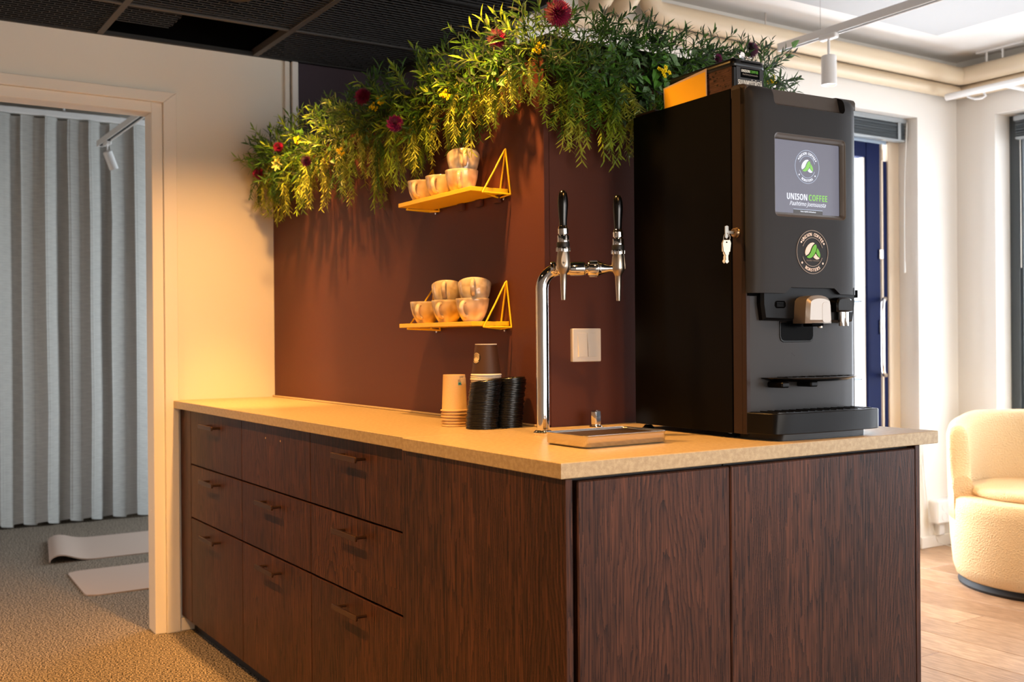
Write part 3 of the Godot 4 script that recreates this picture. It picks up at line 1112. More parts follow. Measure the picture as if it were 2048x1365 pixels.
func right_room():
	# garden door in the far wall
	var d := structure("door_2", "navy framed glazed garden door behind the coffee machine", "door")
	var z := -2.10
	part(d, "post", b2(Vector3(3.640, 0, z - 0.06), Vector3(3.73, 2.284, z + 0.03), 0.004), M.beige_frame)
	part(d, "seal_strip", b2(Vector3(3.608, 0, z - 0.02), Vector3(3.640, 2.06, z + 0.02), 0.002), M.navy_paint)
	part(d, "seal_strip", b2(Vector3(3.592, 0, z - 0.02), Vector3(3.606, 2.15, z + 0.022), 0.002), M.beige_frame)
	part(d, "stile", b2(Vector3(3.470, 0.02, z - 0.03), Vector3(3.582, 2.15, z + 0.022), 0.004), M.navy_paint)
	part(d, "stile", b2(Vector3(2.60, 0.02, z - 0.03), Vector3(2.71, 2.15, z + 0.022), 0.004), M.navy_paint)
	part(d, "rail", b2(Vector3(2.71, 2.07, z - 0.03), Vector3(3.47, 2.15, z + 0.021), 0.004), M.navy_paint)
	part(d, "rail", b2(Vector3(2.71, 0.02, z - 0.03), Vector3(3.47, 0.16, z + 0.021), 0.004), M.navy_paint)
	part(d, "glazing_bead", b2(Vector3(3.456, 0.16, z - 0.02), Vector3(3.470, 2.07, z + 0.012), 0.002), M.trim_white)
	for y in [0.895, 1.305]:
		part(d, "glazing_bar", b2(Vector3(2.71, y, z - 0.012), Vector3(3.456, y + 0.014, z - 0.004), 0.002), M.grey_frame_light)
	part(d, "lintel", b2(Vector3(2.55, 2.15, z - 0.05), Vector3(3.64, 2.284, z + 0.02), 0.003), M.grey_frame_light)
	part(d, "pane", b2(Vector3(2.71, 0.16, z - 0.009), Vector3(3.456, 2.07, z - 0.006)), M.window_glass)
	part(d, "post", b2(Vector3(2.55, 0, z - 0.06), Vector3(2.60, 2.284, z + 0.03), 0.004), M.beige_frame)
	var h := [Vector3(3.60, 1.325, z + 0.03), Vector3(3.565, 1.325, z + 0.06), Vector3(3.535, 1.318, z + 0.075), Vector3(3.523, 1.30, z + 0.078), Vector3(3.522, 1.26, z + 0.078), Vector3(3.522, 0.98, z + 0.078), Vector3(3.523, 0.945, z + 0.078), Vector3(3.535, 0.928, z + 0.075), Vector3(3.565, 0.922, z + 0.06), Vector3(3.60, 0.922, z + 0.03)]
	part(d, "pull_handle", tubed(h, 0.0115, 14), M.polished_steel, Transform3D(), "chrome bow handle")
	part(d, "lock_plate", b2(Vector3(3.562, 1.535, z + 0.02), Vector3(3.592, 1.59, z + 0.034), 0.004), M.polished_steel)
	part(d, "lock_plate", b2(Vector3(3.562, 1.14, z + 0.02), Vector3(3.592, 1.215, z + 0.034), 0.004), M.polished_steel)
	part(d, "hinge", b2(Vector3(3.584, 2.06, z + 0.02), Vector3(3.60, 2.12, z + 0.032), 0.003), M.beige_frame)
	part(d, "threshold", b2(Vector3(2.55, 0, z - 0.08), Vector3(3.73, 0.03, -1.96), 0.003), M.carcass)
	var bl: Node3D = blind("venetian_blind", "raised grey slatted blind above the garden door", Vector3(3.722, 2.283, -2.03), 0.0, 1.15)
	part(bl, "pull_cord", tubed([Vector3(-0.012, -0.02, 0.025), Vector3(-0.03, -0.3, 0.022), Vector3(-0.036, -0.55, 0.022), Vector3(-0.036, -0.76, 0.022)], 0.0028, 8), M.cord_white)
	part(bl, "cord_pull", turned([Vector2(0.0, 0.0), Vector2(0.006, 0.002), Vector2(0.0045, 0.06), Vector2(0, 0.062)], 12), M.cord_white, Transform3D(Basis(), Vector3(-0.036, -0.82, 0.022)))
	# window in the right wall
	for wn in 2:
		var w := structure("window_%d" % (wn + 1), ["tall grey framed window beside the armchair", "wide grey framed window nearer the photographer"][wn], "window")
		var z0: float = [-1.73, 0.45][wn]
		var z1: float = [-0.18, 2.65][wn]
		part(w, "window_frame", b2(Vector3(4.20, 0.25, z0), Vector3(4.30, 2.298, z0 + 0.055), 0.003), M.grey_frame)
		part(w, "window_frame", b2(Vector3(4.20, 0.25, z1 - 0.055), Vector3(4.30, 2.298, z1), 0.003), M.grey_frame)
		part(w, "window_frame", b2(Vector3(4.20, 2.19, z0 + 0.055), Vector3(4.30, 2.298, z1 - 0.055), 0.003), M.grey_frame)
		part(w, "window_frame", b2(Vector3(4.20, 0.25, z0 + 0.055), Vector3(4.30, 0.32, z1 - 0.055), 0.003), M.grey_frame)
		part(w, "sash", b2(Vector3(4.22, 0.32, z0 + 0.057), Vector3(4.285, 2.19, z0 + 0.105), 0.003), M.grey_frame_light)
		part(w, "sash", b2(Vector3(4.22, 0.32, z1 - 0.105), Vector3(4.285, 2.19, z1 - 0.057), 0.003), M.grey_frame_light)
		part(w, "mullion", b2(Vector3(4.22, 0.32, z0 + 0.135), Vector3(4.285, 2.19, z0 + 0.165), 0.003), M.trim_white)
		part(w, "pane", b2(Vector3(4.25, 0.32, z0 + 0.105), Vector3(4.254, 2.19, z1 - 0.105)), M.window_glass)
		part(w, "window_sill", b2(Vector3(4.05, 0.225, z0), Vector3(4.20, 0.25, z1), 0.004), M.trim_white)
	var b2nd: Node3D = blind("venetian_blind", "raised dark grey slatted blind at the right edge window", Vector3(4.165, 2.285, -1.675), -PI / 2 + PI, 1.45)
	part(b2nd, "pull_cord", tubed([Vector3(-0.012, -0.02, 0.025), Vector3(-0.014, -0.4, 0.025), Vector3(-0.014, -0.8, 0.025)], 0.0028, 8), M.cord_white)
	var wf := structure("window_3", "window in the wall behind the photographer", "window")
	part(wf, "window_frame", b2(Vector3(-1.2, 0.5, 4.33), Vector3(1.6, 0.56, 4.40), 0.003), M.grey_frame)
	part(wf, "window_frame", b2(Vector3(-1.2, 2.14, 4.33), Vector3(1.6, 2.2, 4.40), 0.003), M.grey_frame)
	for x in [-1.2, 0.17, 1.54]:
		part(wf, "mullion", b2(Vector3(x, 0.56, 4.33), Vector3(x + 0.06, 2.14, 4.40), 0.003), M.grey_frame)
	var w4 := structure("window_4", "tall window in the corner behind the photographer", "window")
	for x in [2.45, 3.25]:
		part(w4, "window_frame", b2(Vector3(x, 0.10, 4.33), Vector3(x + 0.05, 2.28, 4.40), 0.003), M.grey_frame)
	# socket box, cable cover, loose cables, a scrap of paper
	var so := thing("socket_box", "white four outlet socket box on the far wall beside the armchair", "socket", Vector3(3.886, 0.192, -1.955))
	part(so, "housing", prismed(rrect(0.170, 0.125, 0.012), 0.0, 0.055, 0.006), M.socket_white)
	var cup := turned([Vector2(0.0, -0.010), Vector2(0.0185, -0.010), Vector2(0.0195, 0.0006), Vector2(0.0235, 0.001), Vector2(0.024, -0.001)], 24)
	for q in [[-0.024, 0.028], [0.032, 0.028], [-0.024, -0.026], [0.032, -0.026]]:
		part(so, "outlet", cup, M.socket_white, Transform3D(Basis(Vector3(1, 0, 0), PI / 2), Vector3(q[0], q[1], 0.0555)))
	single("cable_cover", b2(Vector3(-0.025, 0, 0), Vector3(0.025, 0.072, 0.03), 0.004), M.socket_white, "short white cable cover running down from the socket box", "cable cover", Vector3(3.872, 0.062, -1.955))
	var ca := thing("cable", "thin white cables hanging beside the socket box", "cable", Vector3(3.74, 0, -1.94))
	part(ca, "wire", tubed([Vector3(0.0, 0.62, -0.01), Vector3(0.012, 0.3, 0), Vector3(0.04, 0.14, 0.01), Vector3(0.09, 0.03, 0.02), Vector3(0.16, 0.004, 0.05)], 0.0022, 6), M.cord_white)
	part(ca, "wire", tubed([Vector3(0.0, 0.5, -0.01), Vector3(0.03, 0.25, 0), Vector3(0.045, 0.12, 0.0), Vector3(0.05, 0.064, 0.0)], 0.0022, 6), M.cord_white)
	single("paper_scrap", bx(Vector3(0, 0.003, 0), Vector3(0.05, 0.006, 0.018), 0.002), M.white_paper, "small white paper scrap on the wooden floor by the far wall", "scrap", Vector3(3.73, 0, -1.72), 0.3)
	# pipes under the ceiling, round the corner
	var big := [Vector3(1.80, 2.60, -1.86), Vector3(1.80, 2.585, -1.86), Vector3(1.81, 2.545, -1.86), Vector3(1.84, 2.515, -1.86), Vector3(1.89, 2.51, -1.86), Vector3(2.6, 2.51, -1.86), Vector3(3.5, 2.51, -1.86), Vector3(3.93, 2.51, -1.86), Vector3(3.96, 2.51, -1.855), Vector3(3.975, 2.51, -1.83), Vector3(3.975, 2.51, -1.7), Vector3(3.975, 2.51, 0.5), Vector3(3.975, 2.51, 4.3)]
	single("heating_pipe", tubed(big, 0.046, 20), M.pipe_cream, "thick cream pipe along the ceiling with an elbow above the garland", "pipe")
	var small := [Vector3(1.3, 2.437, -1.905), Vector3(2.6, 2.437, -1.905), Vector3(3.99, 2.437, -1.905), Vector3(4.012, 2.437, -1.90), Vector3(4.02, 2.437, -1.875), Vector3(4.02, 2.437, 0.5), Vector3(4.02, 2.437, 4.3)]
	single("heating_pipe", tubed(small, 0.035, 20), M.pipe_cream, "thinner cream pipe running below the thick ceiling pipe", "pipe")
	for k in 2:
		single("pipe_elbow", tubed([Vector3(0, 0.07, 0), Vector3(0, 0.02, 0), Vector3(0.004, -0.01, 0.0), Vector3(0, -0.03, -0.02), Vector3(0, -0.035, -0.06), Vector3(0, -0.035, -0.12)], 0.05, 18), M.pipe_cream, ["cream pipe bend under the ceiling, nearer the big purple flower", "cream pipe bend under the ceiling, nearer the thick pipe"][k], "pipe", Vector3(1.555 + 0.125 * k, 2.556, -1.84), 0.0)
	var rods := thing("pipe_hanger", "steel hanger with two rods carrying the pipes in the far corner", "hanger", Vector3(3.97, 2.61, -1.66))
	part(rods, "plate", b2(Vector3(-0.02, -0.006, -0.10), Vector3(0.02, 0.005, 0.16), 0.002), M.track_white)
	for z2 in [-0.05, 0.04]:
		part(rods, "rod", tubed([Vector3(0, 0, z2), Vector3(0, -0.03, z2), Vector3(0, -0.053, z2)], 0.006, 8), M.track_white)
	single("pipe_hanger", tubed([Vector3(0, 0, 0), Vector3(0, -0.03, 0), Vector3(0, -0.056, 0)], 0.004, 8), M.polished_steel, "single thin rod holding the thick pipe above the garland", "hanger", Vector3(2.50, 2.613, -1.86))
	# white conduit below the pipes on the right
	var cd := thing("conduit", "straight white conduit under the pipes in the far corner", "conduit", Vector3(3.805, 2.375, -1.833))
	part(cd, "tube", tubed([Vector3(0, 0, 0), Vector3(-0.003, 0, 0.5), Vector3(-0.01, 0, 2.0)], 0.018, 14), M.track_white)
	part(cd, "loop", tubed([Vector3(0.03, -0.012, 0.10), Vector3(0.02, -0.035, 0.15), Vector3(0.02, -0.04, 0.19), Vector3(0.02, -0.03, 0.21), Vector3(0.02, -0.012, 0.20)], 0.006, 8), M.track_white)
	part(cd, "bracket", b2(Vector3(0.0, -0.006, 0.3), Vector3(0.265, 0.006, 0.33), 0.002), M.track_white)
	part(cd, "bracket", b2(Vector3(0.0, -0.006, 1.6), Vector3(0.265, 0.006, 1.63), 0.002), M.track_white)
	# ceiling track with a lit spotlight
	var tr = track_light("lighting_track", "long white suspended track over the seating corner", Vector3(2.412, 2.383, -1.69), Vector3(2.30, 2.383, 1.6), M.track_slot)
	for q in [-1.45, 0.4]:
		single("suspension_wire", tubed([Vector3(0, 0, 0), Vector3(0, 0.08, 0), Vector3(0, 0.158, 0)], 0.0012, 6), M.polished_steel, ["thin wire at the near end of the seating track", "thin wire near the free end of the seating track"][1 if q < 0 else 0], "wire", Vector3(2.40 - (q + 1.69) * 0.034, 2.416, q))
	var sp := spotlight("track_spotlight", "white cylinder spotlight hanging from the track over the seating corner", Vector3(2.384, 2.383, -1.40), Vector3(0, -1, 0.0), 0.031, 0.122, 0.088, 0.03)
	var g := mat("spotlight_glow", Color(0.3, 0.3, 0.28), 0.5)
	g.emission_enabled = true
	g.emission = Color(1.0, 0.86, 0.68)
	g.emission_energy_multiplier = 3.0
	part(sp, "lamp_glass", turned([Vector2(0, 0.0), Vector2(0.026, 0.0)], 24), g, Transform3D(Basis(), Vector3(0, -0.206, 0)))
	var l := SpotLight3D.new()
	l.name = "beam"
	l.light_color = Color(1.0, 0.82, 0.6)
	l.light_energy = 4.5
	l.light_size = 0.03
	l.spot_angle = 50.0
	l.spot_angle_attenuation = 0.9
	l.spot_range = 9.0
	l.spot_attenuation = 2.0
	l.shadow_enabled = true
	sp.add_child(l)
	l.position = Vector3(0, -0.214, 0)
	l.rotation.x = -PI / 2
	armchair()


func armchair():
	var o := thing("armchair", "cream boucle tub armchair by the window, cut by the picture edge", "armchair", Vector3(3.49, 0, -1.10), 0.0)
	var n := 64
	part(o, "plinth", turned([Vector2(0, 0.0), Vector2(0.388, 0.0), Vector2(0.392, 0.012), Vector2(0.385, 0.034), Vector2(0, 0.034)], 64), M.plinth)
	part(o, "base", turned([Vector2(0, 0.03), Vector2(0.375, 0.03), Vector2(0.398, 0.045), Vector2(0.412, 0.09), Vector2(0.424, 0.22), Vector2(0.428, 0.34), Vector2(0.424, 0.392), Vector2(0.405, 0.405), Vector2(0.30, 0.408), Vector2(0, 0.408)], 64, 60.0), M.boucle)
	# back: a shell that wraps three quarters round, its rim falling towards the arms
	var s := S()
	var rings := []
	var open_mid := deg_to_rad(128.0)      # direction the seat faces, from +x towards +z
	for k in n + 1:
		var t := float(k) / n
		var a := open_mid + deg_to_rad(lerpf(88.0, 272.0, t))
		var e := absf(t - 0.5) * 2.0
		var top := lerpf(0.768, 0.715, smoothstep(0.3, 0.9, e)) - 0.22 * pow(smoothstep(0.84, 1.0, e), 2.0)
		var th := 0.085
		var ro := 0.432
		var dir := Vector3(cos(a), 0, sin(a))
		var ring := []
		for q in [[ro - 0.004, 0.30], [ro, 0.42], [ro + 0.004, top - 0.05], [ro - 0.006, top - 0.014], [ro - 0.03, top], [ro - th + 0.03, top], [ro - th + 0.006, top - 0.016], [ro - th, top - 0.05], [ro - th - 0.005, 0.45], [ro - th - 0.004, 0.30]]:
			ring.append(dir * q[0] + Vector3(0, q[1], 0))
		rings.append(ring)
	loft(s, rings, true, true, 5)
	part(o, "backrest", done(s), M.boucle)
	part(o, "seat_cushion", turned([Vector2(0, 0.405), Vector2(0.33, 0.405), Vector2(0.346, 0.412), Vector2(0.35, 0.425), Vector2(0.343, 0.440), Vector2(0.32, 0.447), Vector2(0, 0.452)], 48, 60.0), M.boucle)


# ---------------------------------------------------------------- cabinets
func handle_into(parent: Node3D, y: float, z: float):
	var h := Node3D.new()
	var s := S()
	# a flat bar on two round posts
	var poly := rrect(0.158, 0.0155, 0.004, 3)
	prism(s, poly, 0.0, 0.006, 0.0012, Transform3D(Basis(Vector3(0, 1, 0), -PI / 2), Vector3(0.0095, y, z)), true, true)
	for q in [-0.064, 0.064]:
		tube(s, [Vector3(0.0395, y, z + q), Vector3(0.025, y, z + q), Vector3(0.008, y, z + q)], 0.0042, 10, false, true, 60)
	h.free()
	part(parent, "handle", done(s), M.handle_metal)


func cabinets():
	# worktop slabs
	var w1 := single("worktop", b2(Vector3(0.0103, 0.8702, ZB + 0.001), Vector3(XW - 0.001, TOP, -0.6325), 0.0014), M.worktop, "narrow beige stone look worktop slab over the drawers", "worktop")
	var s := S()
	var poly := PackedVector2Array([Vector2(0, 0), Vector2(1.1051, 0), Vector2(1.1051, 0.90), Vector2(XW - 0.001, 0.632), Vector2(0, 0.632)])
	poly = PackedVector2Array([Vector2(0, 0), Vector2(1.1051, 0), Vector2(1.1051, 0.650), Vector2(XW, 0.650), Vector2(XW - 0.001, 0.6312), Vector2(0, 0.6312)])
	prism(s, poly, -TOP, -0.8702, 0.0014, Transform3D(Basis(Vector3(1, 0, 0), Vector3(0, 0, -1), Vector3(0, -1, 0)), Vector3.ZERO), false, true)
	single("worktop", done(s), M.worktop, "wide beige stone look worktop slab under the coffee machine", "worktop")
	s = S()
	box2(s, Vector3(XW - 0.012, TOP, ZB + 0.004), Vector3(XW - 0.0005, TOP + 0.006, ZP + 0.0), 0.002)
	single("sealing_strip", done(s), M.worktop, "slim beige sealing strip where worktop meets the plum partition", "strip")
	# three drawer units
	var zs := [[-2.466, -1.8802], [-1.8802, -1.2851], [-1.2851, -0.6713]]
	var words := ["dark oak drawer unit nearest the doorway with three handles", "middle dark oak drawer unit whose top front lacks its handle", "dark oak drawer unit beside the peninsula end panel"]
	var rows := [[0.6655, 0.8665], [0.4640, 0.6600], [0.0600, 0.4575]]
	for k in 3:
		var o := thing("drawer_cabinet", words[k], "cabinet", Vector3.ZERO, 0.0, "dark oak drawer units")
		var z0: float = zs[k][0]
		var z1: float = zs[k][1]
		part(o, "carcass", b2(Vector3(0.0605, 0.055, z0 + 0.0005), Vector3(0.415, 0.8695, z1 - 0.0005)), M.carcass)
		for r in 3:
			var m: Material = M.oak_drawer if (k + r) % 2 == 0 else M.oak_drawer_b
			var fr := part(o, "drawer_front", b2(Vector3(0.0395, rows[r][0], z0 + 0.0016), Vector3(0.0585, rows[r][1], z1 - 0.0016), 0.0012), m)
			if k == 1 and r == 0:
				for q in [-1.6506, -1.5215]:
					part(fr, "screw_hole", turned([Vector2(0, 0.0004), Vector2(0.0026, 0.0004), Vector2(0.003, 0)], 12), M.kraft_paper, Transform3D(Basis(Vector3(0, 0, 1), PI / 2), Vector3(0.0395, 0.822, q)), "pale empty screw hole")
			else:
				handle_into(fr, [0.822, 0.6215, 0.4195][r], (z0 + z1) * 0.5 - 0.004)
	single("filler_panel", b2(Vector3(0.0395, 0.06, ZB + 0.002), Vector3(0.0585, 0.8665, -2.4685), 0.001), M.oak_drawer_b, "slim dark oak filler panel between the drawers and the cream wall", "panel")
	single("plinth", b2(Vector3(0.085, 0.0, ZB + 0.014), Vector3(0.10, 0.0545, -0.66)), M.plinth, "black recessed plinth under the drawer units", "plinth")
	# peninsula
	single("end_panel", b2(Vector3(0.0108, 0.0, -0.6545), Vector3(0.0268, 0.8695, -0.002), 0.001), M.oak_panel, "tall dark oak end panel at the worktop corner", "panel")
	for k in 2:
		var x0: float = [0.0395, 0.4270][k]
		var x1: float = [0.4245, 1.0228][k]
		var o := thing("door_cabinet", ["dark oak door cabinet at the front corner with an arched grain", "wide dark oak door cabinet under the coffee machine"][k], "cabinet", Vector3.ZERO, 0.0, "dark oak door cabinets")
		part(o, "carcass", b2(Vector3(x0 + 0.001, 0.055, -0.62), Vector3(x1 - 0.001, 0.8690, -0.0255)), M.carcass)
		part(o, "door", bx(Vector3((x1 - x0) * 0.5, 0.404, 0), Vector3(x1 - x0, 0.809, 0.020), 0.0025), M.oak_door_a if k == 0 else M.oak_door_b, Transform3D(Basis(), Vector3(x0, 0.055, -0.0135)))
		part(o, "plinth", b2(Vector3(x0 + 0.001, 0.0, -0.10), Vector3(x1 - 0.001, 0.0545, -0.085)), M.plinth)
	single("end_panel", b2(Vector3(1.0245, 0.0, -0.62), Vector3(1.0405, 0.8695, -0.004), 0.001), M.oak_panel, "dark oak side panel at the far right of the peninsula", "panel")


# ---------------------------------------------------------------- partition
func partition():
	var w := structure("wall_partition", "low plum painted partition carrying the garland", "wall")
	part(w, "core", b2(Vector3(XW + 0.012, 0.0, ZB), Vector3(1.2, 1.875, ZP - 0.012)), M.plum_dark)
	part(w, "panel", b2(Vector3(XW, 0.0, ZB + 0.002), Vector3(XW + 0.012, 1.88, -0.8095), 0.0008), M.plum_paint)
	part(w, "panel", b2(Vector3(XW - 0.0045, 0.905, -0.807), Vector3(XW + 0.012, 1.88, ZP), 0.0012), M.plum_paint)
	part(w, "panel", b2(Vector3(XW + 0.0125, 0.0, ZP - 0.012), Vector3(1.2, 1.88, ZP), 0.0008), M.plum_paint)
	var o := thing("light_switch", "cream double rocker light switch on the plum end wall", "switch", Vector3(0.5445, 1.1098, ZP))
	part(o, "frame", prismed(rrect(0.092, 0.0865, 0.003, 3), 0.0, 0.0115, 0.002), M.switch_white)
	for k in 2:
		var s := S()
		var x0 := -0.0315 + k * 0.0305
		var x1 := x0 + 0.0297
		# a rocker that tips: proud at its foot
		var a := [Vector3(x0, 0.0325, 0.011), Vector3(x1, 0.0325, 0.011), Vector3(x1, -0.0305, 0.011), Vector3(x0, -0.0305, 0.011)]
		var b := [Vector3(x0 + 0.001, 0.0315, 0.0125), Vector3(x1 - 0.001, 0.0315, 0.0125), Vector3(x1 - 0.001, -0.0300, 0.0175), Vector3(x0 + 0.001, -0.0300, 0.0175)]
		s.set_smooth_group(-1)
		quad(s, b[0], b[1], b[2], b[3], Vector3(0, 0, 1))
		for q in 4:
			var mid: Vector3 = (a[q] + a[(q + 1) % 4]) * 0.5 - (a[0] + a[2]) * 0.5
			quad(s, a[q], a[(q + 1) % 4], b[(q + 1) % 4], b[q], mid)
		part(o, "rocker", done(s), M.switch_white)


func shelves_and_cups():
	# one shelf: a board on two bent wire brackets
	for lev in 2:
		var y: float = [1.530, 1.1745][lev]
		var o := thing("wall_shelf", ["upper yellow wall shelf half hidden by hanging greenery", "lower yellow wall shelf above the paper cups"][lev], "shelf", Vector3(XW, y, -1.0315), 0.0, "yellow wall shelves")
		part(o, "board", b2(Vector3(-0.1193, -0.0115, -0.2095), Vector3(-0.002, 0.0, 0.2095), 0.0008), M.yellow_metal)
		for sd in [-1.0, 1.0]:
			var s := S()
			var apex := Vector3(-0.006, 0.108, 0.2025 * sd)
			var bo := Vector3(-0.005, -0.0155, 0.224 * sd)
			var bi := Vector3(-0.005, -0.0195, 0.168 * sd)
			var fr := Vector3(-0.088, -0.0145, 0.217 * sd)
			var r := 0.0024
			tube(s, [fr, fr.lerp(apex, 0.5), apex - Vector3(0.004, 0.004, 0), apex], r, 10, false, true, 31)
			tube(s, [bo, bo.lerp(apex, 0.5), apex], r, 10, false, true, 32)
			tube(s, [bi, bi.lerp(apex, 0.5), apex], r, 10, false, true, 33)
			tube(s, [fr, fr.lerp(bo, 0.5), bo], r, 10, false, true, 34)
			tube(s, [fr, fr.lerp(bi, 0.5), bi], r, 10, false, true, 35)
			tube(s, [bo, bo.lerp(bi, 0.5), bi], r, 10, false, true, 36)
			for pt in [apex, bo, bi, fr]:
				lathe(s, [Vector2(0, -r), Vector2(r * 0.8, -r * 0.6), Vector2(r, 0), Vector2(r * 0.8, r * 0.6), Vector2(0, r)], 10, Transform3D(Basis(), pt), 80.0)
			part(o, "wire_bracket", done(s), M.yellow_metal)
			part(o, "screw", turned([Vector2(0, 0.004), Vector2(0.0035, 0.003), Vector2(0.004, 0)], 10), M.polished_steel, Transform3D(Basis(Vector3(0, 0, 1), PI / 2), Vector3(-0.003, -0.024, 0.19 * sd)))
		if lev == 0:
			for q in [-0.035, 0.065, 0.16]:
				part(o, "support_tab", b2(Vector3(-0.012, -0.032, q - 0.014), Vector3(-0.001, -0.012, q + 0.014), 0.001), M.plum_paint, Transform3D(), "plum painted support tab under the board")
	# cups
	var prof := [Vector2(0, 0.003), Vector2(0.021, 0.003), Vector2(0.0225, 0.0), Vector2(0.0255, 0.0005), Vector2(0.0275, 0.005), Vector2(0.034, 0.015), Vector2(0.0395, 0.027), Vector2(0.0435, 0.042), Vector2(0.0458, 0.0575), Vector2(0.0464, 0.0625), Vector2(0.0456, 0.0642), Vector2(0.0442, 0.0630), Vector2(0.0425, 0.050), Vector2(0.0385, 0.030), Vector2(0.031, 0.013), Vector2(0.02, 0.0065), Vector2(0, 0.006)]
	var body := turned(prof, 48, 55.0)
	var pts := []
	for k in 13:
		var t := k / 12.0
		var a := lerpf(1.35, -1.75, t)
		pts.append(Vector3(0.0435 + cos(a) * 0.0225 - t * 0.007, 0.0345 + sin(a) * 0.0200, 0))
	pts[0] = Vector3(0.0425, 0.0535, 0)
	pts[12] = Vector3(0.0355, 0.0165, 0)
	var hs := S()
	tube(hs, pts, 0.0064, 12, false, true, 20, 0.8)
	var handle := done(hs)
	var toward := Vector3(-1.483, 0, 2.483).normalized()
	var base_turn := atan2(-toward.z, toward.x)
	var set_ := [
		[0.365, 1.530, -1.1990, -0.42, "cream ceramic cup at the left end of the upper shelf"],
		[0.365, 1.530, -1.0880, -0.38, "cream ceramic cup in the middle of the upper shelf"],
		[0.362, 1.530, -0.9675, -0.12, "cream ceramic cup under another at the right of the upper shelf"],
		[0.366, 1.5790, -0.9665, 0.10, "cream ceramic cup stacked on another on the upper shelf"],
		[0.365, 1.1745, -1.1880, -0.38, "cream ceramic cup at the left end of the lower shelf"],
		[0.365, 1.1745, -1.0575, -0.46, "cream ceramic cup in the middle of the lower shelf bottom row"],
		[0.365, 1.1745, -0.9200, -0.50, "cream ceramic cup at the right of the lower shelf bottom row"],
		[0.367, 1.2200, -1.0640, -0.16, "left cream ceramic cup stacked in the lower shelf top row"],
		[0.367, 1.2200, -0.9125, -0.10, "right cream ceramic cup stacked in the lower shelf top row"]]
	for q in set_:
		var o := thing("cup", q[4], "cup", Vector3(q[0], q[1] + 0.0002, q[2]), base_turn + q[3], "cream ceramic cups on the yellow shelves")
		if q[1] in [1.5790, 1.2200]:
			# stacked askew: tipped back into the cup below
			o.basis = Basis(Vector3(0.839, 0, 0.544), -0.36) * o.basis
		part(o, "bowl", body, M.ceramic)
		part(o, "handle", handle, M.ceramic)


const ORD := ["first", "second", "third", "fourth", "fifth", "sixth", "seventh", "eighth", "ninth", "tenth", "eleventh", "twelfth", "thirteenth", "fourteenth", "fifteenth", "sixteenth", "seventeenth", "eighteenth", "nineteenth", "twentieth", "twenty-first", "twenty-second", "twenty-third", "twenty-fourth", "twenty-fifth", "twenty-sixth", "twenty-seventh"]


